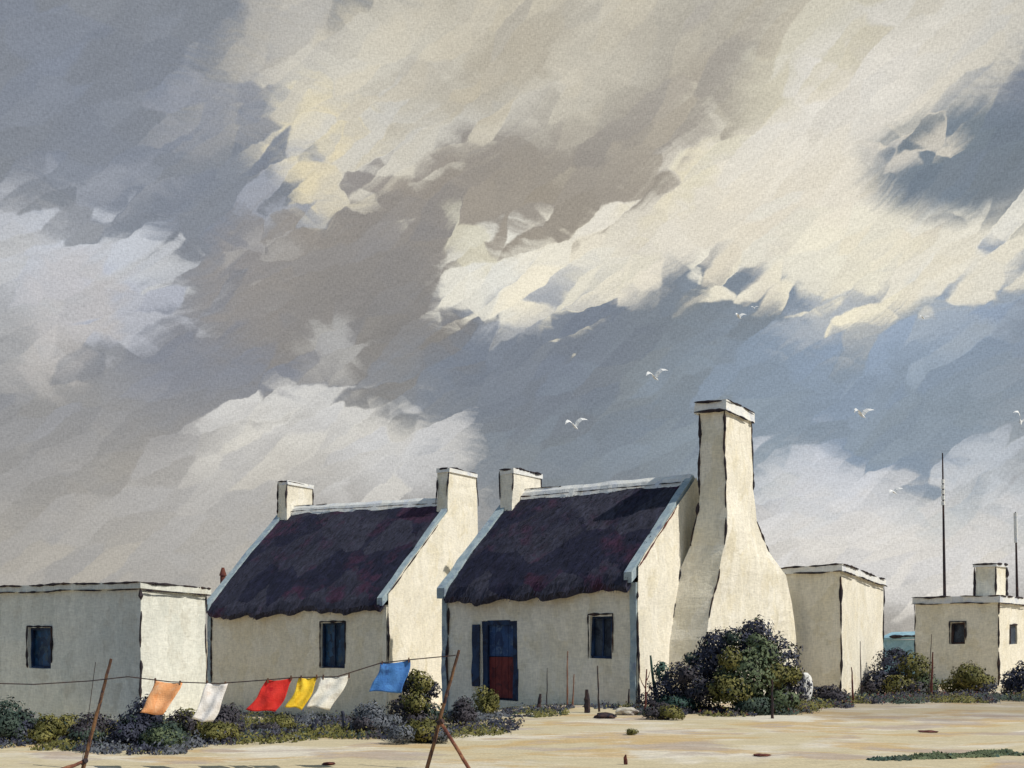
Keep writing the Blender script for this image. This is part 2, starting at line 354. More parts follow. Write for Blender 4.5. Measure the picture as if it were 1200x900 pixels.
# ---------------------------------------------------------------- mesh + object helpers
def V(*a): return Vector(a)
class MB:
    def __init__(s): s.v, s.f, s.m = [], [], []
    def vert(s, p): s.v.append(Vector(p)); return len(s.v) - 1
    def face(s, idx, mi=0): s.f.append(tuple(idx)); s.m.append(mi)
    def quad(s, a, b, c, d, nu=1, nv=1, mi=0):
        """bilinear patch a-b-c-d split nu x nv"""
        a, b, c, d = Vector(a), Vector(b), Vector(c), Vector(d)
        ids = [[s.vert(a.lerp(b, i / nu).lerp(d.lerp(c, i / nu), j / nv)) for i in range(nu + 1)] for j in range(nv + 1)]
        for j in range(nv):
            for i in range(nu): s.face((ids[j][i], ids[j][i + 1], ids[j + 1][i + 1], ids[j + 1][i]), mi)
    def loft(s, rings, cap=True, mi=0, closed=True):
        ids = [[s.vert(p) for p in r] for r in rings]
        n = len(rings[0])
        for a, b in zip(ids, ids[1:]):
            for i in range(n if closed else n - 1):
                s.face((a[i], a[(i + 1) % n], b[(i + 1) % n], b[i]), mi)
        if cap: s.face(ids[0][::-1], mi); s.face(ids[-1], mi)
    def box(s, x0, x1, y0, y1, z0, z1, n=1, mi=0):
        rs = []
        for k in range(n + 1):
            z = z0 + (z1 - z0) * k / n
            rs.append([V(x0, y0, z), V(x1, y0, z), V(x1, y1, z), V(x0, y1, z)])
        s.loft(rs, mi=mi)
    def tube(s, pts, rad, n=7, mi=0, squash=None):
        pts = [Vector(p) for p in pts]; rings = []
        for i, p in enumerate(pts):
            t = (pts[min(i + 1, len(pts) - 1)] - pts[max(i - 1, 0)]).normalized()
            a = t.cross(V(0, 1, 0.01));  a = a if a.length > .05 else t.cross(V(1, 0, 0))
            a.normalize(); b = t.cross(a).normalized()
            r = rad[i] if isinstance(rad, (list, tuple)) else rad
            rings.append([p + a * math.cos(2 * math.pi * k / n) * r + b * math.sin(2 * math.pi * k / n) * r for k in range(n)])
        s.loft(rings, mi=mi)
    def build(s, name, mats, parent=None, wob=0.0, wscale=1.3, smooth=False, seed=0.0):
        if wob:
            for p in s.v: p += noise.noise_vector(p * wscale + V(seed, 3.1, 7.7)) * wob
        me = bpy.data.meshes.new(name); me.from_pydata([tuple(p) for p in s.v], [], s.f)
        bm = bmesh.new(); bm.from_mesh(me)
        bmesh.ops.remove_doubles(bm, verts=bm.verts, dist=1e-4)
        bmesh.ops.recalc_face_normals(bm, faces=bm.faces) if not getattr(s, 'open', False) else None
        bm.to_mesh(me); bm.free()
        mats = mats if isinstance(mats, (list, tuple)) else [mats]
        for m in mats: me.materials.append(m)
        if len(mats) > 1 and len(me.polygons) == len(s.m):
            for p, mi in zip(me.polygons, s.m): p.material_index = mi
        if smooth:
            for p in me.polygons: p.use_smooth = True
        o = bpy.data.objects.new(name, me); C.objects.link(o)
        if parent: o.parent = parent
        return o

def tag(o, label=None, cat=None, group=None, kind=None):
    for k, v in (('label', label), ('category', cat), ('group', group), ('kind', kind)):
        if v: o[k] = v
    return o
def empty(name, loc, rz=0.0, label=None, cat=None, group=None):
    o = bpy.data.objects.new(name, None); C.objects.link(o); o.empty_display_size = .2
    o.location = loc; o.rotation_euler = (0, 0, rz)
    return tag(o, label, cat, group)

def edging(lines, name='edging', parent=None, wd=.05, seed=0, gap=.22, mat='ink_outline', out=V(0, 0, 0), wb=None):
    """broken brush outlines added along edges: flat irregular beads that swell, thin out and stop"""
    rnd = random.Random(seed * 31 + 5); mb = MB()
    for ln in lines:
        k = wd
        if len(ln) == 3: a, b, k = Vector(ln[0]), Vector(ln[1]), wd * ln[2]
        else: a, b = Vector(ln[0]), Vector(ln[1])
        L = (b - a).length; t0 = 0.0
        while t0 < L - .05:
            seg = min(rnd.uniform(.5, 1.7), L - t0)
            n = max(3, int(seg / .09)); pts, rad = [], []
            for i in range(n + 1):
                q = t0 + seg * i / n
                p = a.lerp(b, q / L)
                if wb: p = p + noise.noise_vector(p * wb[1] + V(wb[2], 3.1, 7.7)) * wb[0]
                p = p + noise.noise_vector(p * 2.1 + V(seed, 0, 0)) * .018 + out
                taper = min(1, 4 * i / n + .25, 4 * (n - i) / n + .25)
                pts.append(p); rad.append(max(.006, k * taper * (.45 + .75 * abs(noise.noise(p * 3.7 + V(0, seed, 0))) * 1.6) * .62))
            mb.tube(pts, rad, 6)
            t0 += seg + (rnd.uniform(.03, .35) if rnd.random() < gap * 2 else 0)
    return mb.build(name, M[mat], parent)

def edging_path(pts, parent, wd, seed, mat='ink_outline'):
    pts = [Vector(p) for p in pts]; q, rad = [], []
    for a, b in zip(pts, pts[1:]):
        n = max(3, int((b - a).length / .08))
        for i in range(n):
            p = a.lerp(b, i / n); p = p + noise.noise_vector(p * 2.3 + V(seed, 0, 0)) * .016
            q.append(p); rad.append(max(.008, wd * (.25 + abs(noise.noise(p * 3.1 + V(0, seed, 0))) * 1.3)))
    q.append(pts[-1]); rad.append(.006); rad[0] = .006
    mb = MB(); mb.tube(q, rad, 6)
    return mb.build('edging', M[mat], parent)

# ---------------------------------------------------------------- ground
def sstep(a, b, x):
    t = max(0.0, min(1.0, (x - a) / (b - a))); return t * t * (3 - 2 * t)
def gz(x, y):                                # the yard falls away gently behind a low brow on the left
    return -1.0 * sstep(19, 31, y) * sstep(1.5, -4.0, x)
g = MB()
gxs = [-900, -300, -120, -60] + [-40 + k for k in range(81)] + [60, 120, 300, 900]
gys = [-60, -20, 0] + [4 + .75 * k for k in range(60)] + [55, 70, 100, 200, 500, 1700]
gi = [[g.vert((x, y, gz(x, y) + (.02 * noise.noise(V(x * .8, y * .8, 0)) if abs(x) < 39 and 3 < y < 48 else 0))) for x in gxs] for y in gys]
for ja, jb in zip(gi, gi[1:]):
    for k in range(len(gxs) - 1): g.face((ja[k], ja[k + 1], jb[k + 1], jb[k]))
tag(g.build('ground', M['ground'], smooth=True), kind='structure')

# ---------------------------------------------------------------- house frame
class Frame:
    """local axes: x along the front wall from its left corner, y into the depth, origin at the footprint's centre"""
    def __init__(s, fr, th, L, W):
        s.fr, s.th, s.L, s.W = Vector((fr[0], fr[1], 0)), th, L, W
        s.u = V(math.cos(th), -math.sin(th), 0); s.v = V(math.sin(th), math.cos(th), 0)
        s.center = s.fr - s.u * (L / 2) + s.v * (W / 2)
    def root(s, name, label, cat, group=None): return empty(name, s.center, -s.th, label, cat, group)
    base = -1.15
    def p(s, x, y, z): return V(x - s.L / 2, y - s.W / 2, z)
    def front(s, px, py=None):
        """x on the front wall seen at column px (and the height seen at row py)"""
        k = (px - 600) / F; d = (s.fr.x - k * s.fr.y) / (s.u.x - k * s.u.y)
        Y = s.fr.y - s.u.y * d
        x = s.L - d
        return x if py is None else (x, CAM_H + (HORIZON - py) * Y / F)
    def side(s, px, py):
        """y on the right-hand wall seen at column px, and height at row py"""
        k = (px - 600) / F; y = (k * s.fr.y - s.fr.x) / (s.v.x - k * s.v.y)
        return y, CAM_H + (HORIZON - py) * (s.fr.y + s.v.y * y) / F

def front_wall(mb, fr, L, top, holes, H, y=0.0, dep=.2, step=.35):
    xs = {0.0, L}; zs = {fr.base, H}
    for (x0, x1, z0, z1) in holes: xs |= {x0, x1}; zs |= {z0, z1}
    def fill(vals):
        vals = sorted(vals); out = []
        for a, b in zip(vals, vals[1:]):
            n = max(1, round((b - a) / step)); out += [a + (b - a) * i / n for i in range(n)]
        return out + [vals[-1]]
    xs, zs = fill(xs), fill(zs)
    ht = max([h[3] for h in holes] + [H * .5])
    zz = lambda x, z: z if z <= ht else ht + (z - ht) * (top(x) - ht) / (H - ht)
    for x0, x1 in zip(xs, xs[1:]):
        for z0, z1 in zip(zs, zs[1:]):
            mxx, mz = (x0 + x1) / 2, (z0 + z1) / 2
            if any(h[0] < mxx < h[1] and h[2] < mz < h[3] for h in holes): continue
            mb.quad(fr.p(x0, y, zz(x0, z0)), fr.p(x1, y, zz(x1, z0)), fr.p(x1, y, zz(x1, z1)), fr.p(x0, y, zz(x0, z1)))
    for (x0, x1, z0, z1) in holes:
        c = [(x0, z0), (x1, z0), (x1, z1), (x0, z1)]
        for (a, b), (c_, d_) in zip(c, c[1:] + c[:1]):
            mb.quad(fr.p(a, y, b), fr.p(c_, y, d_), fr.p(c_, y + dep, d_), fr.p(a, y + dep, b))

def side_wall(mb, fr, x, W, top, n=10, rows=9, y0=0.0):
    ids = []
    for i in range(n + 1):
        y = y0 + (W - y0) * i / n
        ids.append([mb.vert(fr.p(x, y, fr.base + (top(y) - fr.base) * j / rows)) for j in range(rows + 1)])
    for a, b in zip(ids, ids[1:]):
        for j in range(rows): mb.face((a[j], b[j], b[j + 1], a[j + 1]))

def window_part(fr, root, hole, pane, frame, y=0.0, lean=0.0, bar=True, name='window'):
    x0, x1, z0, z1 = hole
    f = MB(); t = .06
    for (a, b, c, d) in ((x0, x1, z1 - t, z1 + .03), (x0, x1, z0 - .03, z0 + t), (x0 - .02, x0 + t, z0 + t, z1 - t), (x1 - t, x1 + .02, z0 + t, z1 - t)):
        f.box(fr.p(a, 0, 0).x, fr.p(b, 0, 0).x, fr.p(0, y + .08, 0).y, fr.p(0, y + .17, 0).y, c, d, 3)
    if bar:
        f.box(fr.p((x0 + x1) / 2 - .018, 0, 0).x, fr.p((x0 + x1) / 2 + .018, 0, 0).x, fr.p(0, y + .10, 0).y, fr.p(0, y + .15, 0).y, z0 + t, z1 - t, 2)
    fo = f.build(name, M[frame], root, wob=.03, wscale=3)
    q = MB(); q.quad(fr.p(x0 - .01, y + .185, z0 - .01), fr.p(x1 + .01, y + .185, z0 - .01), fr.p(x1 + .01, y + .185, z1 + .01), fr.p(x0 - .01, y + .185, z1 + .01), 3, 3)
    q.build('pane', M[pane], fo)
    edging_path([fr.p(x0 - .03, y - .015, z0), fr.p(x0 - .03, y - .015, z1 + .04), fr.p(x1 + .03, y - .015, z1 + .04), fr.p(x1 + .03, y - .015, z0 + .15)], fo, .045, int(x0 * 91))
    return fo

def slab(fr, pts, z_of, th):
    pass

# ---------------------------------------------------------------- thatched cottages
def cottage(fr, eL, eR, rL, rR, label, windows, wall_mat, door=None, stack=None, seed=1, chim=None, pipe=False):
    L, W = fr.L, fr.W
    root = fr.root('thatched_cottage', label, 'cottage', 'thatched cottages')
    ez = lambda x: eL + (eR - eL) * x / L
    rz = lambda x: rL + (rR - rL) * x / L
    OV = .32
    top_ = lambda x, y: ez(x) + (rz(x) - ez(x)) * min(1.08, (y + OV) / (W / 2 + OV)) if y <= W / 2 else ez(x) + (rz(x) - ez(x)) * (W + OV - y) / (W / 2 + OV)
    # walls
    holes = [h for h, *_ in windows] + ([door] if door else [])
    mb = MB()
    front_wall(mb, fr, L, lambda x: top_(x, 0) - .12, holes, top_(L / 2, 0) - .12)
    side_wall(mb, fr, 0, W, lambda y: top_(0, y) - .05)
    side_wall(mb, fr, L, W, lambda y: top_(L, y) + .24, n=16)
    mb.quad(fr.p(0, W, fr.base), fr.p(L, W, fr.base), fr.p(L, W, top_(L, W) - .05), fr.p(0, W, top_(0, W) - .05), 6, 3)
    mb.open = True
    wall = mb.build('wall', M[wall_mat], root, wob=.05, wscale=.9, seed=seed)
    edging([(fr.p(L + .01, -.01, 0), fr.p(L + .01, -.01, ez(L) - .1), 1.3), (fr.p(.16, -.02, .1), fr.p(.16, -.02, ez(0) - .1), 1.2), (fr.p(-.02, -.01, .2), fr.p(-.02, -.01, ez(0)), .5)], 'edging', wall, .06, seed=seed, wb=(.05, .9, seed))
    cs = MB(); cs.box(fr.p(-.03, 0, 0).x, fr.p(.13, 0, 0).x, fr.p(0, -.05, 0).y, fr.p(0, .06, 0).y, fr.base, ez(0) + .1, 8)
    cs.build('corner_strip', M['coping'], root, wob=.03, wscale=2, seed=seed)
    cs = MB(); cs.box(fr.p(L - .20, 0, 0).x, fr.p(L - .04, 0, 0).x, fr.p(0, -.05, 0).y, fr.p(0, .06, 0).y, fr.base, ez(L) + .1, 8)
    cs.build('corner_strip', M['coping' if seed == 2 else wall_mat], root, wob=.03, wscale=2, seed=seed)
    # thatch: two thick slopes with ragged eaves
    x0, x1 = .16, L - .16; nx, ns = 60, 22; TH = .26
    mb = MB()
    for sgn in (0, 1):
        tops, bots = [], []
        for i in range(nx + 1):
            x = x0 + (x1 - x0) * i / nx
            rag = noise.noise(V(x * 1.25 + seed * 9, 2.3, 0)) * .24 + noise.noise(V(x * 3.3 + seed * 5, 8.3, 0)) * .11
            rt, rb = [], []
            for j in range(ns + 1):
                q = j / ns
                y = -OV - rag * (1 - q) + (W / 2 + OV + rag * (1 - q)) * q
                z = ez(x) - rag * .8 * (1 - q) + (rz(x) - ez(x) + rag * .8 * (1 - q)) * q
                bulge = .10 * math.sin(math.pi * q) + noise.noise(V(x * 1.1, q * 5, seed + sgn * 4)) * .05 + noise.noise(V(x * 5, q * 6, seed)) * .02
                if sgn: y = W - y
                rt.append(fr.p(x, y, z + TH * .6 + bulge - (0.10 if j == 0 else 0))); rb.append(fr.p(x, y + (.1 if not sgn else -.1), z - TH * .4))
            tops.append(rt); bots.append(rb)
        if sgn == 0: fronts = tops
        for i in range(nx):
            for j in range(ns):
                for arr in (tops, bots):
                    ids = [mb.vert(arr[i][j]), mb.vert(arr[i + 1][j]), mb.vert(arr[i + 1][j + 1]), mb.vert(arr[i][j + 1])]
                    mb.face(ids if arr is tops else ids[::-1])
            mb.face([mb.vert(tops[i][0]), mb.vert(bots[i][0]), mb.vert(bots[i + 1][0]), mb.vert(tops[i + 1][0])])
        for arr_i in (0, nx):
            for j in range(ns):
                mb.face([mb.vert(tops[arr_i][j]), mb.vert(tops[arr_i][j + 1]), mb.vert(bots[arr_i][j + 1]), mb.vert(bots[arr_i][j])])
    rnd = random.Random(seed + 50)
    for k in range(2400):
        i = rnd.randrange(nx); j = 0 if k < 260 else rnd.randrange(ns - 1)
        q0 = rnd.random(); x = x0 + (x1 - x0) * (i + q0) / nx
        f_ = fronts
        p0 = f_[i][j].lerp(f_[i + 1][j], q0); p1 = f_[i][j + 1].lerp(f_[i + 1][j + 1], q0)
        d_ = (p1 - p0).normalized(); nr = d_.cross(V(-1, 0, 0)).normalized()
        if nr.y > 0: nr = -nr
        q = rnd.random(); b0 = p0.lerp(p1, q) + nr * rnd.uniform(.0, .02)
        tip = b0 - d_ * rnd.uniform(.10, .26) + nr * rnd.uniform(.005, .03) + V(rnd.gauss(0, .03), 0, -.03 if j == 0 else 0)
        wd_ = rnd.uniform(.006, .016)
        mb.face([mb.vert(b0 + V(-wd_, 0, 0)), mb.vert(b0 + V(wd_, 0, 0)), mb.vert(tip + V(wd_ * .5, 0, 0)), mb.vert(tip + V(-wd_ * .5, 0, 0))])
    mb.open = True
    mb.build('roof', M['thatch'], root, smooth=False)
    # ridge cap
    mb = MB(); rings = []
    n = 40
    for i in range(n + 1):
        x = .1 + (L - .2) * i / n; z = rz(x) + TH * .6
        a = .22 + .08 * noise.noise(V(x * 1.8, seed, 1)) + .03 * noise.noise(V(x * 6, seed, 1)); h = .17 + .05 * noise.noise(V(x * 1.3, 4, seed))
        rings.append([fr.p(x, W / 2 - a, z - a * .95), fr.p(x, W / 2 - a * .5, z + h * .35), fr.p(x, W / 2, z + h), fr.p(x, W / 2 + a * .5, z + h * .35), fr.p(x, W / 2 + a, z - a * .95), fr.p(x, W / 2, z - .25)])
    mb.loft(rings); rc = mb.build('ridge_cap', M['white'], root)
    edging([(fr.p(.2, W / 2 - .2, rz(0) + .16 - .06), fr.p(L - .2, W / 2 - .2, rz(L) + .16 - .06), .55), (fr.p(.2, W / 2 - .02, rz(0) + .33), fr.p(L * .3, W / 2 - .02, rz(L * .3) + .33), .6)], 'edging', rc, .05, seed=seed + 3, gap=.4)
    # gable copings
    for x, sd_ in ((0.0, 0), (L, 1)):
        xa, xb = (-.06, .22) if not sd_ else (L - .26, L - .045)
        mb = MB(); rings = []
        N = 22
        for i in range(N + 1):
            q = i / N
            y = -OV * .75 + (W + 2 * OV * .75) * q
            zt = top_(x, max(-OV, min(W + OV, y))) + .30 + .03 * noise.noise(V(x, y * 1.5, seed))
            zb = zt - .27 - .2 * min(1, abs(min(y, W - y) + OV * .75) / 1.2)
            rings.append([fr.p(xa, y, zb), fr.p(xb, y, zb), fr.p(xb, y, zt), fr.p(xa, y, zt)])
        mb.loft(rings); cp = mb.build('gable_coping', M['coping'], root, wob=.03, wscale=1.6, seed=seed)
        if sd_:
            edging([(fr.p(L + .01, 0, top_(L, 0) + .22), fr.p(L + .01, W / 2 - 1.1, top_(L, W / 2 - 1.1) + .22), .8)], 'edging', cp, .05, seed=seed + 9, mat='rust' if seed == 2 else 'ink_outline')
    # chimneys
    for (cx0, cx1, cy0, cy1, zb, zt, lean) in chim:
        mb = MB(); rings = []
        for k in range(9):
            q = k / 8; z = zb + (zt - zb) * q; s_ = 1 - lean * q
            cyc = (cy0 + cy1) / 2; hy = (cy1 - cy0) / 2 * s_
            rings.append([fr.p(cx0, cyc - hy, z), fr.p(cx1, cyc - hy, z), fr.p(cx1, cyc + hy, z), fr.p(cx0, cyc + hy, z)])
        mb.loft(rings); ch = mb.build('chimney', M[wall_mat], root, wob=.05, wscale=1.4, seed=seed + cx0)
        hy = (cy1 - cy0) / 2 * (1 - lean); cyc = (cy0 + cy1) / 2; y0c, y1c = cyc - hy, cyc + hy
        mb = MB(); mb.box(fr.p(cx0 - .03, 0, 0).x, fr.p(cx1 + .03, 0, 0).x, fr.p(0, y0c - .03, 0).y, fr.p(0, y1c + .03, 0).y, zt - .10, zt + .05, 1)
        mb.build('chimney_cap', M['white'], ch, wob=.06, wscale=2.2, seed=seed)
        rzz = rz((cx0 + cx1) / 2)
        edging([(fr.p(cx0, y0c - .02, zt + .04), fr.p(cx1 + .03, y0c - .02, zt + .03), 1.2), (fr.p(cx1 + .03, y0c, zt + .05), fr.p(cx1 + .03, y1c, zt + .04), .9),
                (fr.p(cx1, cy0 - .01, rzz + .2), fr.p(cx1, y0c - .01, zt), 1.0), (fr.p(cx0, cy0 - .01, rzz), fr.p(cx0, y0c - .01, zt), 1.0), (fr.p(cx1 + .01, cy1, rzz + .1), fr.p(cx1 + .01, y1c, zt), .9)], 'edging', ch, .06, seed=seed + int(cx0 * 7), wb=(.05, 1.4, seed + cx0))
    for h, pane, frame in windows: window_part(fr, root, h, pane, frame)
    return root, top_

# nearer cottage (right)
f2 = Frame((3.02, 24.5), R(35), 5.96, 6.4)
def hole2(fr, xa, xb, yt, yb):
    x0, z1 = fr.front(xa, yt); x1, _ = fr.front(xb, yt); _, z0 = fr.front((xa + xb) / 2, yb)
    return (x0, x1, max(.02, z0), z1)
win2 = hole2(f2, 691, 717, 722, 772)
dx0, dx1 = f2.front(565), f2.front(606); _, dz1 = f2.front(585, 728)
door2 = (dx0, dx1, .02, dz1)
r2, top2 = cottage(f2, 2.62, 2.86, 5.72, 5.68, 'nearer white cottage with charcoal thatch, red and blue half door and tall chimney stack',
    [(win2, 'slate_pane', 'navy')], 'limewash', door=door2, seed=2,
    chim=[(.05, .50, 2.55, 4.1, 5.0, 6.55, .06)])
# half door
d = MB()
for (a, b, c, e) in ((dx0 - .02, dx0 + .17, .02, dz1), (dx1 - .14, dx1 + .02, .02, dz1), (dx0 + .17, dx1 - .14, dz1 - .10, dz1 + .03)):
    d.box(f2.p(a, 0, 0).x, f2.p(b, 0, 0).x, f2.p(0, .02, 0).y, f2.p(0, .16, 0).y, c, e, 5)
dd = d.build('door', M['navy'], r2, wob=.03, wscale=2.2)
sh = MB(); sh.box(f2.p(dx0 - .30, 0, 0).x, f2.p(dx0 - .06, 0, 0).x, f2.p(0, -.06, 0).y, f2.p(0, -.02, 0).y, .35, dz1 - .08, 4); sh.build('shutter', M['navy'], dd, wob=.03, wscale=2)
zm = f2.front(585, 770)[1]
for nm, za, zb, mt in (('lower_leaf', .08, zm, 'door_red'), ('upper_leaf', zm + .02, dz1 - .1, 'door_blue')):
    q = MB(); nb = 4
    for k in range(nb):
        xa = dx0 + .17 + (dx1 - dx0 - .31) * k / nb; xb = dx0 + .17 + (dx1 - dx0 - .31) * (k + 1) / nb - .012
        q.box(f2.p(xa, 0, 0).x, f2.p(xb, 0, 0).x, f2.p(0, .10, 0).y, f2.p(0, .15, 0).y, za, zb, 2)
    q.build(nm, M[mt], dd)
q = MB(); q.quad(f2.p(dx0 - .02, .19, 0), f2.p(dx1 + .02, .19, 0), f2.p(dx1 + .02, .19, dz1 + .02), f2.p(dx0 - .02, .19, dz1 + .02)); q.build('door_backing', M['navy'], dd)
# great outside chimney stack on the sunlit gable: rings of (s0, pf, s1, pb, p_in) up the height
L2, W2 = f2.L, f2.W
SK = [(-.2, 1.45, .95, 6.35, 1.70, -.03), (1.6, 1.72, .96, 6.3, 1.62, -.03), (2.7, 2.02, 1.02, 6.2, 1.55, -.03), (3.4, 2.25, 1.10, 5.9, 1.50, .03),
      (4.0, 2.42, 1.17, 5.1, 1.32, .22), (4.8, 2.48, 1.20, 4.45, 1.20, .40), (5.6, 2.46, 1.18, 4.25, 1.18, .46), (6.5, 2.44, 1.16, 4.2, 1.17, .47), (7.4, 2.42, 1.15, 4.18, 1.16, .46)]
mb = MB(); rings = []
def skring(e):
    z, s0, pf, s1, pb, pi = e
    n = 5; r = []
    fi, fo, bo, bi = V(L2 + pi, s0, z), V(L2 + pf, s0, z), V(L2 + pb, s1, z), V(L2 + pi, s1, z)
    for a, b in ((fi, fo), (fo, bo), (bo, bi), (bi, fi)): r += [a.lerp(b, k / n) for k in range(n)]
    return [f2.p(*p) for p in r]
for a, b in zip(SK, SK[1:]):
    for k in range(4): rings.append(skring([x + (y - x) * k / 4 for x, y in zip(a, b)]))
rings.append(skring(SK[-1]))
mb.loft(rings); stk = mb.build('chimney_stack', M['limewash'], r2, wob=.06, wscale=1.1, seed=3)
zt = 7.4
mb = MB()
for (za, zb, o) in ((zt - .02, zt + .26, .08),):
    mb.loft([[f2.p(L2 + .45 - o, 2.42 - o, z), f2.p(L2 + 1.15 + o, 2.42 - o, z), f2.p(L2 + 1.15 + o, 4.15 + o, z), f2.p(L2 + .45 - o, 4.15 + o, z)] for z in (za, (za + zb) / 2, zb)])
mb.build('chimney_cap', M['white'], stk, wob=.05, wscale=2.0, seed=1)
def sp(i, which):
    z, s0, pf, s1, pb, pi = SK[i]
    return {'fo': f2.p(L2 + pf, s0 - .01, z), 'fi': f2.p(L2 + pi, s0 - .01, z), 'bo': f2.p(L2 + pb, s1, z)}[which]
ll = [(sp(8, 'fi'), sp(7, 'fi'), 1.3), (sp(7, 'fi'), sp(5, 'fi'), 1.1), (sp(8, 'fo'), sp(6, 'fo'), 1.1), (sp(6, 'fo'), sp(4, 'fo'), 1.0), (sp(3, 'fo'), sp(1, 'fo'), .9), (sp(5, 'fi'), sp(4, 'fi'), .8), (sp(3, 'fi'), sp(2, 'fi'), 1.2), (sp(2, 'fi'), sp(0, 'fi'), 1.3),
      (sp(8, 'bo'), sp(6, 'bo'), 1.0), (sp(5, 'bo'), sp(4, 'bo'), 1.2),
      (f2.p(L2 + .37, 2.32, zt + .24), f2.p(L2 + 1.25, 2.32, zt + .22), 1.1), (f2.p(L2 + .37, 2.32, zt + .0), f2.p(L2 + 1.25, 2.32, zt - .02), 1.3),
      (f2.p(L2 + 1.25, 2.35, zt + .25), f2.p(L2 + 1.25, 4.2, zt + .2), .8), (f2.p(L2 + 1.23, 2.35, zt - .03), f2.p(L2 + 1.23, 4.2, zt - .05), .9)]
edging(ll, 'edging', stk, .065, seed=21, gap=.3, wb=(.06, 1.1, 3))

# farther cottage (left)
f1 = Frame((-3.987, 33.0), R(32), 8.35, 7.6)
win1 = hole2(f1, 376, 404, 730, 783)
r1, top1 = cottage(f1, 2.52, 2.58, 6.56, 6.36, 'farther white cottage with charcoal thatch, one navy window and two squat chimneys',
    [(win1, 'blue_pane', 'navy')], 'limewash', seed=1,
    chim=[(.10, .58, 3.35, 4.85, 5.5, 7.75, .05), (8.35 - .5, 8.35 - .012, 3.25, 5.2, 4.4, 7.6, .12)])
mb = MB(); mb.tube([f1.p(-.16, .8, 2.6), f1.p(-.16, .8, 4.05)], .10, 9); mb.tube([f1.p(-.16, .8, 4.0), f1.p(-.16, .8, 4.3)], [.14, .05], 9)
mb.build('stove_pipe', M['rust'], r1)

# ---------------------------------------------------------------- flat-roofed houses
def flat_house(fr, HL, HR, HB, name, label, cat, holes, wall_mat, seed, side_holes=(), roof_mat='white', lip=.1, th=.16, group='flat roofed houses', lines=True):
    L, W = fr.L, fr.W
    root = fr.root(name, label, cat, group)
    ht = lambda x: HL + (HR - HL) * x / L
    mb = MB(); front_wall(mb, fr, L, ht, [h for h, *_ in holes], (HL + HR) / 2)
    if side_holes:
        (y0, y1, z0, z1), *_ = side_holes[0]
        ys = [0, y0, y1, W]
        tp = lambda y: HR + (HB - HR) * y / W
        for a, b in zip(ys, ys[1:]):
            zr = [0, z0, z1]
            for i, (za, zb) in enumerate(((fr.base, z0), (z0, z1), (z1, None))):
                if i == 1 and a == y0: continue
                mb.quad(fr.p(L, a, za), fr.p(L, b, za), fr.p(L, b, zb if zb else tp(b)), fr.p(L, a, zb if zb else tp(a)), 3, 3)
        for (a, b), (c_, d_) in zip([(y0, z0), (y1, z0), (y1, z1), (y0, z1)], [(y1, z0), (y1, z1), (y0, z1), (y0, z0)]):
            mb.quad(fr.p(L, a, b), fr.p(L, c_, d_), fr.p(L - .07, c_, d_), fr.p(L - .07, a, b))
    else: side_wall(mb, fr, L, W, lambda y: HR + (HB - HR) * y / W)
    side_wall(mb, fr, 0, W, lambda y: HL + (HB - HL) * y / W)
    mb.quad(fr.p(0, W, fr.base), fr.p(L, W, fr.base), fr.p(L, W, HB), fr.p(0, W, HB), 4, 3); mb.open = True
    wall = mb.build('wall', M[wall_mat], root, wob=.04, wscale=1.0, seed=seed)
    rf = MB()
    c = lambda x, y, z: fr.p(x, y, z)
    rf.loft([[c(-lip, -lip, HL + o), c(L * .5, -lip, (HL + HR) / 2 + o), c(L + lip, -lip, HR + o), c(L + lip, W * .5, (HR + HB) / 2 + o), c(L + lip, W + lip, HB + o), c(-lip, W + lip, HB + o)] for o in (-.02, th)])
    rf.build('flat_roof', M[roof_mat], root, wob=.05, wscale=1.4, seed=seed)
    e = edging([(c(-lip, -lip - .01, HL + th), c(L + lip, -lip - .01, HR + th), 1.0), (c(-lip, -lip - .01, HL - .03), c(L + lip, -lip - .01, HR - .03), .8),
            (c(L + lip + .01, -lip, HR + th), c(L + lip + .01, W + lip, HB + th), 1.0), (c(L + lip + .01, -lip, HR - .04), c(L + lip + .01, W + lip, HB - .04), .8),
            (c(L + .02, -.01, 0), c(L + .02, -.01, HR), 1.3), (c(L + .02, W, .2), c(L + .02, W, HB), .8), (c(-.01, -.01, .2), c(-.01, -.01, HL), .8)], 'edging', wall, .06, seed=seed, gap=.35, wb=(.04, 1.0, seed))
    for h, pane, frame in holes: window_part(fr, root, h, pane, frame, bar=False)
    return root

fL = Frame((-9.80, 27.0), R(27), 5.6, 2.4)
winL = hole2(fL, 33, 60, 736, 783)
flat_house(fL, 2.98, 2.96, 2.92, 'flat_roofed_house', 'long low flat roofed house at the left edge with one small blue window', 'house',
           [(winL, 'blue_pane', 'navy')], 'limewash_cool', 11, roof_mat='limewash_cool')
fB = Frame((9.14, 28.5), R(35), 4.0, 4.3)
flat_house(fB, 3.45, 3.55, 3.30, 'flat_roofed_house', 'tall narrow flat roofed block behind the big bush and chimney stack, no windows', 'house', [], 'limewash', 12)
fS = Frame((17.1, 36.0), R(45), 2.96, 3.6)
winS = hole2(fS, 1114, 1131, 730, 755)
y0, z1 = fS.side(1183, 732); y1, z0 = fS.side(1192, 755)
rS = flat_house(fS, 2.95, 2.95, 2.9, 'flat_roofed_house', 'small far flat roofed house at right with one chimney and dark windows', 'house',
           [(winS, 'slate_pane', 'dark_wood')], 'limewash', 13, side_holes=[((y0, y1, z0, z1),)], th=.22)
q = MB(); q.quad(fS.p(fS.L - .05, y0, z0), fS.p(fS.L - .05, y1, z0), fS.p(fS.L - .05, y1, z1), fS.p(fS.L - .05, y0, z1)); wq = q.build('window', M['slate_pane'], rS)
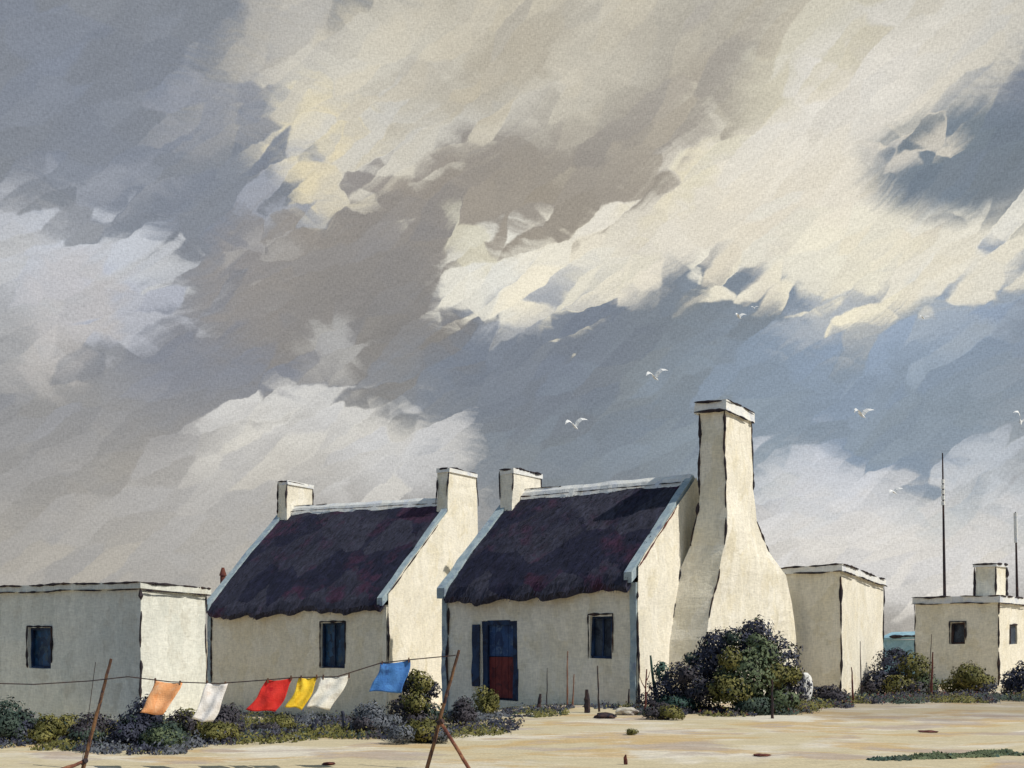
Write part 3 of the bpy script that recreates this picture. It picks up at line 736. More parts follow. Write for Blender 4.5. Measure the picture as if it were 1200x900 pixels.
edging_path([fS.p(fS.L + .02, y0, z0), fS.p(fS.L + .02, y0, z1), fS.p(fS.L + .02, y1, z1)], wq, .05, 5)
cx = 2.25
mb = MB(); mb.loft([[fS.p(cx - .42, .9, z), fS.p(cx + .30, .9, z), fS.p(cx + .30, 1.9, z), fS.p(cx - .42, 1.9, z)] for z in (2.9, 3.4, 3.9, 4.3)])
ch = mb.build('chimney', M['limewash'], rS, wob=.05, wscale=1.5)
mb = MB(); mb.box(fS.p(cx - .48, 0, 0).x, fS.p(cx + .36, 0, 0).x, fS.p(0, .84, 0).y, fS.p(0, 1.96, 0).y, 4.26, 4.38); mb.build('chimney_cap', M['white'], ch, wob=.03, wscale=2)
edging([(fS.p(cx - .44, .88, 3.1), fS.p(cx - .44, .88, 4.3), 1.6), (fS.p(cx + .31, .88, 3.2), fS.p(cx + .31, .88, 4.3), 1.0), (fS.p(cx + .33, 1.9, 3.1), fS.p(cx + .33, 1.9, 4.3), 1.4), (fS.p(cx - .48, .82, 4.36), fS.p(cx + .36, .82, 4.36), 1.2), (fS.p(cx + .36, .82, 4.36), fS.p(cx + .36, 1.96, 4.36), 1.2)], 'edging', ch, .07, seed=8)

# teal shed far between the blocks
fT = Frame((at(1078, 750, 46).x, 46), R(40), 1.75, 1.6)
rt = fT.root('shed', 'small teal blue shed far off between the tall block and the small house', 'shed')
mb = MB(); mb.box(fT.p(0, 0, 0).x, fT.p(1.75, 0, 0).x, fT.p(0, 0, 0).y, fT.p(0, 1.6, 0).y, 0, 1.6, 4); mb.build('wall', M['teal'], rt, wob=.04)
mb = MB(); mb.loft([[fT.p(-.1, -.1, 1.58 + o), fT.p(1.85, -.1, 1.66 + o), fT.p(1.85, 1.7, 1.9 + o), fT.p(-.1, 1.7, 1.85 + o)] for o in (0, .12)]); mb.build('roof', M['teal'], rt, wob=.04)
edging_path([fT.p(.4, -.13, 1.75), fT.p(1.85, -.13, 1.8)], rt, .09, 4)

# masts beyond the small house
for (px, ptop, Y, bands, lab) in ((1105.5, 531, 40, (560, 592), 'tall thin dark mast with a white painted band, left of the far chimney'), (1191, 600, 41, (601, 636), 'shorter thin mast at the right edge, its tip painted white')):
    b0 = at(px + 3, 750, Y); t0 = at(px - 1, ptop, Y)
    r = empty('mast', (b0.x, Y, 0), 0, lab, 'mast', 'masts beyond the far house')
    mb = MB(); n = 12
    pts = [V(0, 0, 0).lerp(V(t0.x - b0.x, 0, t0.z), i / n) for i in range(n + 1)]
    mb.tube(pts, [.085 - .06 * i / n for i in range(n + 1)], 8); mb.build('pole', M['dark_wood'], r)
    za, zb = at(px, bands[1], Y).z, at(px, bands[0], Y).z
    mb = MB()
    k = 5 if bands[0] == 560 else 1
    for i in range(k):
        a = za + (zb - za) * i / k; b = za + (zb - za) * (i + (.72 if k > 1 else 1)) / k
        f = lambda z: (t0.x - b0.x) * z / t0.z
        mb.tube([V(f(a), 0, a), V(f(b), 0, b)], .075 - .004 * i, 8)
    mb.build('painted_band', M['white'], r)

# ---------------------------------------------------------------- bushes
def bush(name, label, cx, base, top, wpx, mats, seed, lobes=7, dens=1.0, leaf=.13, group='bushes by the houses', Y=None, stems=True, spread=.55, plan=None):
    """mats = list of (material key, weight, side) ; a crown of many small leaves on a few woody stems"""
    rnd = random.Random(seed); Y = Y or ground_y(base)
    H = (base - top) * Y / F; Wd = wpx * Y / F
    X_ = at(cx, 0, Y).x
    root = empty(name, (X_, Y, gz(X_, Y)), 0, label, 'bush', group)
    keys = [k for k, *_ in mats]
    ells = []
    for i in range(lobes):
        if i == 0: c, rr = V(rnd.uniform(-.08, .08) * Wd, 0, H * .42), V(Wd * .27, Wd * .24, H * .40)
        else:
            a = rnd.uniform(0, 6.28); q = rnd.uniform(.3, .62)
            s_ = rnd.uniform(.30, .58)
            rr = V(Wd * .5 * s_, Wd * .42 * s_, H * .5 * rnd.uniform(.34, .72))
            c = V(math.cos(a) * Wd * .5 * q, math.sin(a) * Wd * spread * q, rnd.uniform(.75, 1.5) * rr.z)
            c.x = max(-Wd * .5 + rr.x, min(Wd * .5 - rr.x, c.x)); c.z = min(c.z, H - rr.z * (1.0 + 1.2 * abs(c.x) / Wd))
        # colour of the lobe
        wts = [wt for _, wt, _ in mats]
        ells.append((c, rr, 0 if i % 2 == 0 else rnd.choices(range(len(keys)), wts)[0]))
    if plan:
        ells = []
        for (px, py, rx, ry, k, dy) in plan:
            q = at(px, py, Y)
            ells.append((V(q.x - X_, dy, q.z - gz(X_, Y)), V(rx * Y / F, rx * Y / F * .75, ry * Y / F), keys.index(k)))
    mb = MB(); nrms = []
    for (c, rr, mi) in ells:
        area = (rr.x * rr.z + rr.x * rr.y + rr.y * rr.z) * 4
        leaf_ = leaf * .55
        n = int(min(6500, max(80, dens * area / (leaf_ * leaf_) * 4.2)))
        for _ in range(n):
            d_ = V(rnd.gauss(0, 1), rnd.gauss(0, 1), rnd.gauss(0, 1)).normalized()
            rad = 1 - abs(rnd.gauss(0, .20)); rad *= 1 + .42 * noise.noise(d_ * 2.6 + c * 3)
            p = c + V(d_.x * rr.x, d_.y * rr.y, d_.z * rr.z) * rad
            if p.z < .01: p.z = rnd.uniform(.01, .06)
            nrm = (d_ + V(rnd.gauss(0, .34), rnd.gauss(0, .34), rnd.gauss(0, .34))).normalized()
            t = nrm.cross(V(rnd.gauss(0, 1), rnd.gauss(0, 1), rnd.gauss(0, .6) + .4)).normalized()
            b = nrm.cross(t); l = leaf_ * rnd.uniform(.6, 1.35); wd_ = l * rnd.uniform(.34, .6)
            m_ = mi if rnd.random() < .94 else rnd.choices(range(len(keys)), wts)[0]
            i0 = mb.vert(p - t * l * .5); i1 = mb.vert(p + b * wd_ * .5 + nrm * l * .06); i2 = mb.vert(p + t * l * .5 - nrm * l * .1); i3 = mb.vert(p - b * wd_ * .5 + nrm * l * .06)
            fl = (mb.v[i2] - mb.v[i0]).cross(mb.v[i3] - mb.v[i1]).dot(d_ + V(0, 0, .25)) < 0
            mb.face((i3, i2, i1, i0) if fl else (i0, i1, i2, i3), m_); sn = (d_ + V(0, 0, .25) + nrm * .35).normalized(); nrms += [sn] * 4
    mb.open = True
    me = bpy.data.meshes.new('foliage'); me.from_pydata([tuple(p) for p in mb.v], [], mb.f)
    for k in keys: me.materials.append(M[k])
    me.polygons.foreach_set('material_index', mb.m)
    for p_ in me.polygons: p_.use_smooth = True
    me.normals_split_custom_set_from_vertices([tuple(q) for q in nrms])
    o = bpy.data.objects.new('foliage', me); C.objects.link(o); o.parent = root
    if stems:
        sm = MB()
        for (c, rr, mi) in ells[:5]:
            e = V(c.x, c.y, c.z); a = V(c.x * .15, c.y * .15, 0)
            sm.tube([a, a.lerp(e, .5) + V(rnd.uniform(-.04, .04), 0, .02), e], [.035, .025, .012], 6)
        sm.build('stem', M['dark_wood'], root)
    return root

BU = 'bushes by the houses'
big = [('indigo', 3, 0), ('green', 3, 0), ('olive', 2.2, 0), ('violet', 1, 0)]
bush('bush', 'largest bush, round and green at its heart, against the tall chimney stack', 872, 835, 722, 150, [('green', 3, 0), ('indigo', 2.2, 0), ('olive', 2, 0), ('deep', 1.5, 0), ('violet', .6, 0)], 3, leaf=.17, Y=22.9,
     plan=[(862, 772, 42, 40, 'indigo', .35), (890, 752, 26, 30, 'indigo', .3), (842, 758, 22, 20, 'indigo', .3), (915, 780, 26, 34, 'indigo', .1), (905, 812, 34, 22, 'violet', 0), (930, 806, 20, 20, 'indigo', 0),
           (870, 792, 38, 34, 'green', -.55), (890, 766, 18, 18, 'green', -.45), (848, 772, 15, 14, 'olive', -.75), (846, 806, 26, 17, 'olive', -.85), (900, 790, 19, 15, 'olive', -.7), (905, 818, 22, 13, 'green', -.8), (872, 824, 26, 11, 'deep', -.9), (882, 752, 12, 10, 'green', -.3), (925, 790, 11, 11, 'olive', -.4), (858, 748, 11, 9, 'deep', -.1), (885, 736, 13, 11, 'indigo', .1)])
bush('bush', 'dark indigo bush spreading left of the largest bush, under the sunlit gable', 800, 835, 764, 96, [('indigo', 4, 0), ('violet', 1.4, 0), ('teal_leaf', .5, 0), ('deep', 1, 0)], 5, leaf=.15, Y=23.2,
     plan=[(805, 800, 32, 28, 'indigo', 0), (826, 778, 22, 20, 'indigo', 0), (780, 812, 24, 18, 'indigo', -.1), (762, 822, 18, 11, 'violet', -.2), (800, 790, 14, 11, 'violet', -.5), (818, 812, 24, 16, 'violet', -.5), (788, 822, 24, 9, 'teal_leaf', -.6), (838, 800, 20, 28, 'indigo', .1), (776, 788, 10, 14, 'teal_leaf', 0), (810, 772, 10, 8, 'deep', 0)])
bush('bush', 'dark indigo and olive bush in front of the teal shed', 1053, 817, 758, 78, [('indigo', 2.4, 0), ('olive', 2, 0), ('violet', 1, 0), ('green', .7, 0)], 6, leaf=.18, Y=30, plan=[(1050, 785, 26, 24, 'indigo', .2), (1030, 800, 22, 16, 'indigo', .1), (1068, 782, 20, 18, 'olive', -.2), (1046, 802, 18, 13, 'olive', -.5), (1078, 802, 18, 14, 'green', -.3), (1062, 806, 16, 10, 'violet', -.6), (1020, 808, 16, 9, 'violet', -.2), (1054, 768, 12, 9, 'indigo', .1), (1086, 808, 12, 8, 'indigo', -.2)])
bush('bush', 'olive bush against the front of the small far house', 1137, 814, 770, 70, [('olive', 3, 0), ('violet', 1.5, 0), ('indigo', 1, 0)], 8, lobes=8, leaf=.18, Y=31)
bush('bush', 'indigo bush cut by the right edge of the photo', 1196, 818, 768, 48, [('indigo', 3, 0), ('violet', 2, 0)], 9, lobes=7, leaf=.18, Y=29)
bush('bush', 'low violet bush at the foot of the tall narrow block', 972, 822, 797, 56, [('violet', 2, 0), ('indigo', 2, 0), ('teal_leaf', 1, 0)], 10, lobes=6, leaf=.15, Y=26.4)
bush('bush', 'deep green bush cut by the left edge of the photo', 8, 870, 806, 72, [('deep', 3, 0), ('teal_leaf', 2, 0), ('indigo', 1.5, 0)], 12, lobes=8, leaf=.11)
bush('bush', 'small olive bush beside the deep green bush at left', 60, 870, 828, 60, [('olive', 3, 0), ('deep', 1.6, 0), ('violet', .8, 0)], 13, lobes=5, leaf=.10)
bush('bush', 'low violet scrubby bush behind the left clothes prop', 114, 870, 826, 74, [('violet', 2, 0), ('deep', 1.4, 0), ('olive', 1.2, 0)], 14, lobes=6, leaf=.10)
bush('bush', 'dark indigo bush behind the orange towel', 163, 874, 802, 72, [('indigo', 3, 0), ('violet', 1, 0), ('deep', 1.2, 0)], 15, lobes=8, leaf=.11)
bush('bush', 'low deep green bush with mauve tips under the orange towel', 198, 877, 838, 86, [('deep', 2.4, 0), ('violet', 1, 0), ('green', 1, 0)], 16, lobes=6, leaf=.10)
bush('bush', 'olive brown bush between the orange and the white towel', 221, 864, 820, 54, [('olive', 2.6, 0), ('violet', 1.4, 0)], 17, lobes=5, leaf=.10)
bush('bush', 'slate violet bush right behind the white towel', 272, 862, 816, 62, [('violet', 2, 0), ('indigo', 2, 0), ('mauve', .8, 0)], 18, lobes=6, leaf=.11)
bush('bush', 'low olive bush at the hem of the white towel', 254, 870, 840, 80, [('olive', 3, 0), ('violet', .8, 0)], 19, lobes=5, leaf=.09)
bush('bush', 'small low olive bush under the red towel', 325, 858, 832, 64, [('olive', 2, 0), ('deep', 1, 0), ('violet', 1, 0)], 20, lobes=4, leaf=.09)
bush('bush', 'grey mauve bush below the blue towel', 437, 860, 814, 74, [('mauve', 3, 0), ('violet', 2, 0), ('indigo', .8, 0)], 21, lobes=7, leaf=.11)
bush('bush', 'tall olive and dark bush left of the crossed clothes prop', 489, 854, 784, 66, [('olive', 2.4, 0), ('indigo', 2.2, 0), ('violet', 1, 0), ('deep', 1, 0)], 22, leaf=.12, plan=[(486, 818, 22, 26, 'indigo', .2), (478, 800, 14, 12, 'indigo', .1), (494, 800, 15, 14, 'olive', -.1), (504, 808, 12, 12, 'indigo', .1), (488, 822, 16, 15, 'olive', -.3), (470, 830, 16, 14, 'violet', -.1), (508, 836, 15, 13, 'deep', -.1), (490, 842, 20, 9, 'violet', -.35), (486, 792, 8, 8, 'olive', 0)])
bush('bush', 'low olive bush in front of the tall olive and dark bush', 492, 870, 836, 90, [('olive', 2, 0), ('mauve', 1, 0), ('violet', 2, 0)], 23, lobes=6, leaf=.10)
bush('bush', 'dark violet bush just right of the crossed clothes prop', 542, 850, 808, 48, [('violet', 2, 0), ('indigo', 2, 0), ('mauve', .6, 0)], 24, lobes=5, leaf=.12)
bush('bush', 'yellow olive bush at the left side of the half door', 566, 845, 802, 44, [('olive', 4, 0), ('green', .7, 0)], 25, lobes=5, leaf=.12, Y=22.6)
bush('bush', 'little olive tuft alone on the sand right of the cottage', 738, 862, 852, 22, [('olive', 3, 0)], 26, lobes=3, leaf=.07, stems=False)
bush('bush', 'small brown and olive bush at the cottage corner below the gable', 776, 843, 826, 42, [('violet', 2, 0), ('olive', 2, 0)], 27, lobes=5, leaf=.10, plan=[(766, 836, 14, 8, 'violet', 0), (784, 834, 15, 8, 'olive', -.1), (776, 830, 12, 7, 'violet', .1), (792, 838, 9, 5, 'olive', -.2)])

# ---------------------------------------------------------------- low scrub and grass nobody could count
def cover(name, spots, mats, leaf, seed, label=None, lines=()):
    """tufts: little sprays of upright leaves, each spray of one tone, packed into uneven patches"""
    rnd = random.Random(seed); mb = MB(); nrms = []
    def spray(x, y, hh):
        nv = noise.noise(V(x * .9 + seed, y * .45, 2.2)) * 1.9 + .5 + rnd.gauss(0, .10)
        tot = sum(wt for _, wt in mats); acc = 0; mi = len(mats) - 1
        for k_, (_, wt) in enumerate(mats):
            acc += wt / tot
            if nv < acc: mi = k_; break
        h = hh * (1 + 1.1 * noise.noise(V(x * 1.3, y * .8, seed + 9)))
        h = h * rnd.uniform(.5, 1.5); o = V(x, y, gz(x, y))
        for _ in range(16):
            a = V(rnd.gauss(0, .5), rnd.gauss(0, .5), 0) * max(h, .05)
            p = o + a + V(0, 0, abs(rnd.gauss(0, .55)) * h + .005)
            t = V(rnd.gauss(0, .8), rnd.gauss(0, .8), rnd.uniform(.2, 1.2)).normalized(); s_ = t.cross(V(rnd.gauss(0, .5), 1, rnd.gauss(0, .3))).normalized()
            l = leaf * rnd.uniform(.6, 1.4); wd_ = l * rnd.uniform(.3, .6)
            sn = (V(rnd.gauss(0, .2), -.55, .75) + a.normalized() * .4).normalized(); nrms.extend([sn] * 4)
            f4 = (mb.vert(p - t * l * .5), mb.vert(p + s_ * wd_ * .5), mb.vert(p + t * l * .5), mb.vert(p - s_ * wd_ * .5))
            mb.face(f4 if (t * l).cross(s_ * -wd_).dot(sn) > 0 else f4[::-1], mi if rnd.random() < .85 else rnd.randrange(len(mats)))
    for (px, py, rx, ry, n, hh) in spots:
        k = 0
        while k < n:
            dx, dy = rnd.uniform(-1, 1), rnd.uniform(-1, 1)
            if dx * dx + dy * dy > 1: continue
            k += 1
            y = py + dy * ry
            if y < 800: continue
            Y = ground_y(y); p = at(px + dx * rx, y, Y)
            if noise.noise(V(p.x * .9, p.y * .5, seed)) < -.22 + .3 * (dx * dx + dy * dy) - .2: continue
            spray(p.x, p.y, hh)
    for (x0, y0, x1, y1, wd0, n, hh) in lines:
        for _ in range(n):
            t = rnd.random(); spray(x0 + (x1 - x0) * t + rnd.gauss(0, wd0), y0 + (y1 - y0) * t + rnd.gauss(0, wd0), hh)
    me = bpy.data.meshes.new(name); me.from_pydata([tuple(p) for p in mb.v], [], mb.f)
    for k, _ in mats: me.materials.append(M[k])
    me.polygons.foreach_set('material_index', mb.m)
    for p_ in me.polygons: p_.use_smooth = True
    me.normals_split_custom_set_from_vertices([tuple(q) for q in nrms])
    o = bpy.data.objects.new(name, me); C.objects.link(o)
    return tag(o, kind='stuff', label=label)
cover('low_scrub', [(60, 864, 150, 16, 900, .08), (170, 868, 130, 17, 900, .08), (260, 860, 130, 14, 700, .08), (350, 854, 130, 11, 620, .07), (440, 854, 120, 13, 700, .08), (520, 852, 90, 13, 480, .08), (590, 836, 80, 5, 260, .07), (665, 831, 100, 3.5, 240, .06)],
      [('olive', 1.3), ('deep', .8), ('violet', 2.0), ('indigo', 2.6), ('mauve', .9)], .055, 41, 'low dark scrub on the bare earth before the cottages',
      lines=[(-16, 23.6, -9.5, 26.4, .4, 420, .10), (-10.6, 36.2, -3.6, 31.6, .4, 500, .11), (-4.5, 28, -1.9, 27.3, .5, 200, .10), (-9.5, 24.2, -3, 23, 1.0, 500, .08)])
cover('ground_cover', [(850, 834, 110, 6, 420, .09), (960, 826, 70, 5, 330, .10), (1060, 821, 80, 5, 420, .11), (1160, 820, 70, 5, 420, .12), (780, 837, 36, 4, 120, .08)],
      [('olive', 1.2), ('violet', 2.2), ('indigo', 2.4), ('rust', .5), ('deep', 1)], .065, 42, 'low dark ground cover along the foot of the right hand buildings')
cover('grass', [(1158, 884.4, 28, 1.5, 130, .02), (1120, 886.8, 46, 1.1, 120, .018), (1080, 889, 40, .8, 60, .015), (1045, 891, 26, .6, 24, .015), (1165, 882.5, 22, 1.0, 60, .03), (1185, 885, 20, .8, 20, .02)], [('teal_leaf', 2), ('deep', 2), ('green', 1)], .06, 43, 'streak of low dark green grass on the sand at right')

# ---------------------------------------------------------------- stakes, stumps, stones
def stake(px, top, base, wpx, label, mat='dark_wood', lean=0.0, name='stake', group='thin stakes before the houses', Y=None, twig=False, seed=0):
    Y = Y or ground_y(base); b = at(px, base, Y); H = (base - top) * Y / F
    mb = MB(); n = 7; rnd = random.Random(seed + px)
    pts = [V(lean * H * i / n + rnd.uniform(-.008, .008), 0, H * i / n) for i in range(n + 1)]
    r0 = wpx * Y / F / 2 * (.75 if wpx < 5 else 1)
    mb.tube(pts, [r0 * (1 - .55 * i / n) * rnd.uniform(.8, 1.2) for i in range(n + 1)], 7)
    if twig:
        for q, dx in ((.45, .14), (.6, -.12), (.78, .10)):
            mb.tube([pts[int(q * n)], pts[int(q * n)] + V(dx * .6, .02, .12), pts[int(q * n)] + V(dx, .03, .26)], [r0 * .45, r0 * .35, r0 * .15], 5)
    o = mb.build(name, M[mat], None)
    o.location = (b.x, Y, gz(b.x, Y))
    return tag(o, label, name.replace('_', ' '), group)
stake(641, 782, 828, 2.2, 'thin short stake, leftmost of the sticks right of the half door')
stake(665, 763, 830, 3.0, 'tallest reddish stake before the cottage front between door and window', 'wood_red', twig=False)
stake(671, 790, 829, 2.6, 'reddish stake leaning close beside the tallest one', 'wood_red', .05)
stake(702, 780, 834, 3.2, 'dark tapered stake below the slate window of the nearer cottage', lean=-.04)
stake(756, 784, 838, 4.0, 'brown twiggy stick at the foot of the nearer cottage right corner', 'rust', .03, twig=True)
stake(1000, 779, 821, 4.0, 'short red brown stake before the sunlit side of the tall block', 'rust', -.05, Y=26)
stake(1010, 749, 820, 2.2, 'long thin stake before the sunlit side of the tall block', lean=-.03, Y=26.5)
stake(1088, 742, 815, 2.0, 'thin leaning stake left of the small far house front', lean=.05, Y=29)
stake(1091, 763, 816, 4.5, 'thick dark stake left of the small far house front', 'rust', .04, Y=28.6)
stake(905, 796, 842, 4.5, 'dark stake poking out at the front of the largest bush', Y=20.8)
stake(770, 768, 832, 5, 'dark green spiky stem between the gable wall and the indigo bush', 'teal_leaf', -.12, Y=23.4)
SG = 'dark stumps on the earth'
stake(688, 808, 835, 9, 'squat dark stump among the sticks below the window', 'dark_wood', 0, 'stump', SG)
stake(631, 812, 832, 6, 'small dark stump nearest the half door', 'dark_wood', .1, 'stump', SG)
stake(364, 843, 861, 8, 'dark leaning stump under the gap between red and yellow towels', 'indigo', .4, 'stump', SG)
stake(378, 848, 863, 7, 'smallest dark stump under the cream towel', 'indigo', 0, 'stump', SG)
stake(405, 833, 858, 8, 'dark stump left of the grey mauve bush', 'indigo', -.15, 'stump', SG)
stake(737, 806, 828, 4, 'thin dark stump at the right end of the cottage front wall', 'dark_wood', 0, 'stump', SG, Y=24.2)

def stone(px, base, wpx, hpx, label, mat='rock', seed=0, Y=None):
    Y = Y or ground_y(base); b = at(px, base, Y)
    me = bpy.data.meshes.new('stone'); bm = bmesh.new(); bmesh.ops.create_icosphere(bm, subdivisions=3, radius=1)
    wx, hz = wpx * Y / F / 2, hpx * Y / F / 2
    for v in bm.verts:
        v.co = V(*[math.copysign(abs(q) ** .85, q) for q in v.co]) * .9
        v.co += v.co * noise.noise(v.co * 1.6 + V(seed, seed, 0)) * (.30 if mat == 'white' else .4)
        v.co = V(v.co.x * wx * (1 - .22 * v.co.z), v.co.y * wx * .8, v.co.z * hz + hz * .8)
        if mat == 'white': v.co.x += .04 * noise.noise(V(v.co.z * 4, seed, 0))
    bm.to_mesh(me); bm.free(); me.materials.append(M[mat])
    o = bpy.data.objects.new('stone', me); C.objects.link(o); o.location = (b.x, Y, gz(b.x, Y))
    return tag(o, label, 'stone', 'stones about the yard')
stone(735, 838, 30, 11, 'low pale rock at the right corner of the nearer cottage', seed=3)
stone(709, 842, 26, 8, 'dark flat stone left of the low pale rock', 'dark_wood', 4)
stone(944, 824, 16, 44, 'tall rough whitewashed stone between the largest bush and the tall block', 'white', 9, Y=26)
stone(893, 886, 20, 3.4, 'flat red brown stone on the sand below the largest bush', 'rust', 9)
stone(733, 896, 5, 13, 'tiny red brown upright stone near the bottom edge of the photo', 'rust', 10)
stone(1088, 858, 24, 2.5, 'flat brown stone on the sand before the small far house', 'rust', 12)
stone(128, 872, 10, 12, 'small pale stone by the violet scrub at left', 'rock', 14)
stone(230, 872, 9, 6, 'small pale stone right of the orange towel', 'rock', 15)
stone(385, 896, 16, 3.5, 'flat red stone at the bottom edge below the red towel', 'rust', 16)

# ---------------------------------------------------------------- washing line
YL = 12.6
def prop(label, top, foot, joint, sfoot, guy=None):
    t, f, j, s_ = (at(p[0], p[1], YL) for p in (top, foot, joint, sfoot))
    f.z = 0; s_.z = 0; s_.y -= .12; f.y += .12
    j = f.lerp(t, (j.z - f.z) / (t.z - f.z)) + V(.012, -.05, 0)
    r = empty('clothes_prop', (f.x, f.y, 0), 0, label, 'clothes prop', 'clothes props')
    o = r.location
    mb = MB(); n = 14
    mb.tube([(f - o).lerp(t - o, i / n) + noise.noise_vector(V(i * .5, f.x, 0)) * .012 for i in range(n + 1)], [.026 - .009 * i / n for i in range(n + 1)], 9); mb.build('pole', M['wood'], r)
    mb = MB(); mb.tube([(s_ - o).lerp(j - o, i / 8) + noise.noise_vector(V(i * .5, f.x, 3)) * .010 for i in range(9)], [.024 - .003 * i / 8 for i in range(9)], 9); mb.build('strut', M['wood_red'], r)
    mb = MB(); mb.tube([j - o + V(-.03, .02, -.02), j - o + V(.035, -.02, .015)], .032, 9); mb.build('lashing', M['dark_wood'], r)
    if guy:
        a, b = at(guy[0][0], guy[0][1], YL + .05), at(guy[1][0], guy[1][1], YL + .6); b.z = 0
        mb = MB(); mb.tube([a - o, b - o], .004, 5); mb.build('guy_line', M['dark_wood'], r)
    return r, t
p1, t1 = prop('left clothes prop, a leaning stick with a short strut beside the orange towel', (130, 772), (92, 904), (95, 893), (72, 904), guy=((112, 776), (96, 842)))
p2, t2 = prop('right clothes prop, two crossed red brown sticks below the half door', (538, 762), (499, 904), (516, 846), (552, 904))
p3, t3 = prop('clothes prop out of sight past the left edge', (-95, 772), (-120, 904), (-112, 860), (-90, 904))
LP = [(-97, 780), (-40, 800), (40, 802), (105, 798), (123, 796), (150, 793), (200, 799), (255, 801), (310, 797), (345, 794), (395, 793), (446, 777), (481, 773), (534, 768)]
LP = [at(x, y, YL) for x, y in LP]
ip = []
for i in range(len(LP) - 1):
    for k in range(4): ip.append(LP[i].lerp(LP[i + 1], k / 4))
ip.append(LP[-1])
mb = MB(); mb.tube(ip, .0065, 6)
tag(mb.build('washing_line', M['dark_wood']), 'thin dark washing line strung between the clothes props', 'washing line')

def towel(mat, TL, TR, BR, BL, label, seed, depth=.10):
    a, b, c, d = (at(p[0], p[1], YL) for p in (TL, TR, BR, BL))
    nu, nv = 16, 18
    org = a.lerp(b, .5); mb = MB(); layers = []
    for side in (0, 1):
        g_ = []
        for j in range(nv + 1):
            row = []
            for i in range(nu + 1):
                s_, t = i / nu, j / nv
                p = a.lerp(b, s_).lerp(d.lerp(c, s_), t)
                bend = math.sin(t * math.pi) * .035                       # the wind curls the cloth
                p.x += bend * (.6 + .4 * math.sin(seed)) + .012 * math.sin(t * 7 + seed)
                p.z += -.018 * math.sin(s_ * math.pi) * (1 - t) + .010 * math.sin(s_ * 6 + seed) * t
                p.y += -depth * t + .022 * math.sin(s_ * 8 + seed * 2 + t * 2) * (.3 + t) + .03 * noise.noise(V(s_ * 3, t * 3, seed)) + (.004 if side else 0)
                row.append(mb.vert(p - org))
            g_.append(row)
        layers.append(g_)
    for side, g_ in enumerate(layers):
        for j in range(nv):
            for i in range(nu):
                q = (g_[j][i], g_[j][i + 1], g_[j + 1][i + 1], g_[j + 1][i]); mb.face(q if side else q[::-1])
    A, B = layers
    for j in range(nv): mb.face((A[j][0], A[j + 1][0], B[j + 1][0], B[j][0])); mb.face((A[j][nu], B[j][nu], B[j + 1][nu], A[j + 1][nu]))
    for i in range(nu): mb.face((A[0][i], B[0][i], B[0][i + 1], A[0][i + 1])); mb.face((A[nv][i], A[nv][i + 1], B[nv][i + 1], B[nv][i]))
    o = mb.build('towel', M[mat], None, smooth=True); o.location = org
    for (q, dx) in ((a, .02), (b, -.02)):
        pm = MB(); c0 = q - org + V(dx, 0, 0)
        pm.box(c0.x - .007, c0.x + .007, -.014, .016, c0.z - .035, c0.z + .025, 2); pm.build('peg', M['wood'], o)
    return tag(o, label, 'towel', 'washing on the line')
towel('towel_orange', (180, 797), (213, 800), (194, 837), (167, 835), 'orange towel blown to the left on the washing line', 1)
towel('towel_white', (241, 800), (266, 801), (251, 846), (227, 842), 'narrow white towel hanging between the orange and red ones', 2)
towel('towel_red', (312, 797), (343, 794), (325, 834), (290, 831), 'bright red towel on the washing line', 3)
towel('towel_yellow', (351, 794), (373, 793), (357, 831), (337, 827), 'narrow yellow towel right beside the red one', 4)
towel('towel_cream', (377, 793), (411, 791), (388, 831), (362, 827), 'cream towel right of the yellow one', 5)
towel('towel_blue', (446, 777), (481, 773), (471, 811), (433, 810), 'blue towel, highest on the line, nearest the crossed props', 6)

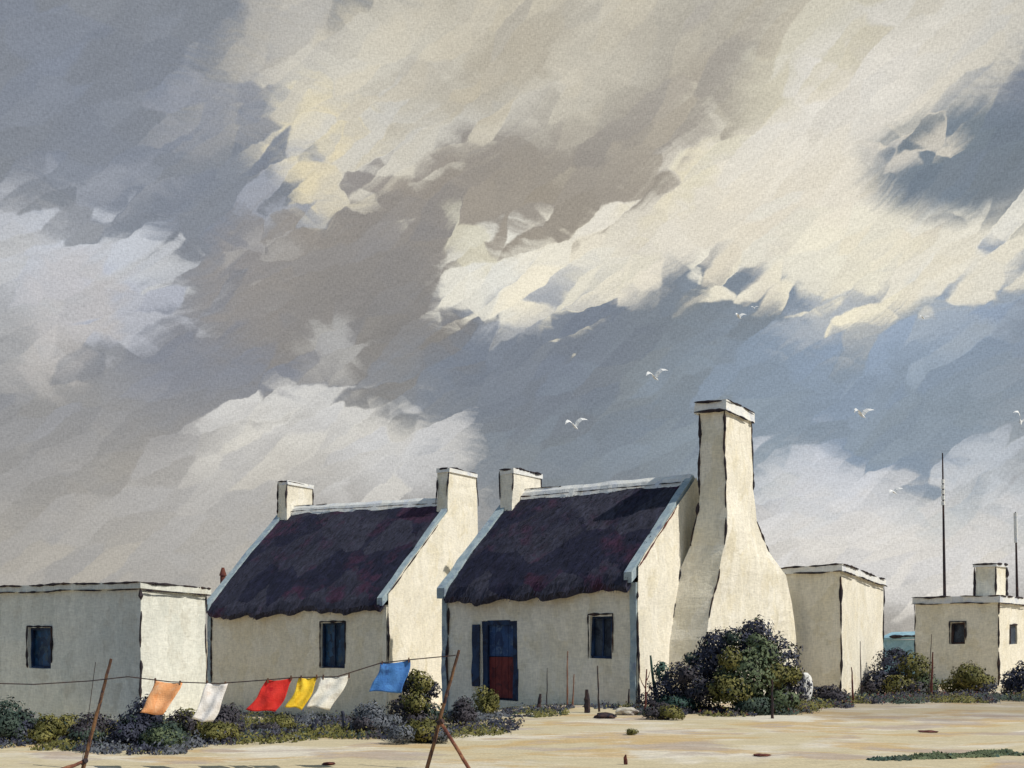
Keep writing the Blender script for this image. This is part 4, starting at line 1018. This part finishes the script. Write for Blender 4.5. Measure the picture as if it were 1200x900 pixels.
# ---------------------------------------------------------------- gulls
def gull(px, py, Y, span, bank, yaw, up1, up2, label, seed):
    s_ = span * .86 * Y / F
    mb = MB(); rings = []
    prof = [(-.26, .004), (-.20, .022), (-.10, .042), (0, .055), (.10, .050), (.17, .036), (.21, .038), (.25, .026), (.29, .008)]
    for (x, r) in prof: rings.append([V(x, math.cos(k * math.pi / 4) * r, math.sin(k * math.pi / 4) * r * .95 + (.012 if x > .15 else 0)) for k in range(8)])
    mb.loft(rings)
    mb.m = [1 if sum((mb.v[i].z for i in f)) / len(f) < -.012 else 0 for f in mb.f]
    for sg, up in ((1, up1), (-1, up2)):
        st = [(0, .0, .0, .24), (.16, .04, up * .20, .27), (.30, .02, up * .30, .23), (.44, -.05, up * .30, .15), (.52, -.12, up * .27, .04)]
        rr = []
        for (y, x, z, ch) in st:
            rr.append([V(x + ch * .5, sg * y, z), V(x + ch * .2, sg * y, z + .012), V(x - ch * .5, sg * y, z + .002), V(x, sg * y, z - .006)])
        mb.loft(rr[:4]); n0 = len(mb.f); mb.loft(rr[3:], mi=1)
    o = mb.build('gull', [M['gull'], M['gull_dark']], None)
    o.scale = (s_, s_, s_); o.location = at(px, py, Y); o.rotation_euler = (R(bank), R(-36), R(yaw))
    return tag(o, label, 'gull', 'gulls in the sky')
gull(674, 500, 34, 32, -22, 120, 1.2, .9, 'gull flying left of the tall chimney, lowest on that side', 1)
gull(768, 443, 34, 32, -22, 120, 1.1, 1.0, 'gull flying just above and left of the tall chimney', 2)
gull(866, 372, 44, 19, -15, 130, 1.0, .8, 'tiny gull high above the tall chimney', 3)
gull(1010, 487, 34, 31, -25, 118, 1.4, .6, 'gull against blue grey cloud, midway right of the tall chimney', 4)
gull(1196, 495, 34, 30, 20, 70, 1.5, 1.2, 'gull cut by the right edge of the photo', 5)
gull(1048, 577, 40, 22, -25, 120, .8, .6, 'small gull lowest of all, over the gap left of the masts', 6)
gull(884, 361, 50, 10, -10, 100, .8, .6, 'faintest tiny gull just right of and above the tiny high one', 7)
gull(1082, 373, 50, 15, -12, 110, .9, .6, 'tiny gull highest at the right, below the white cloud', 8)
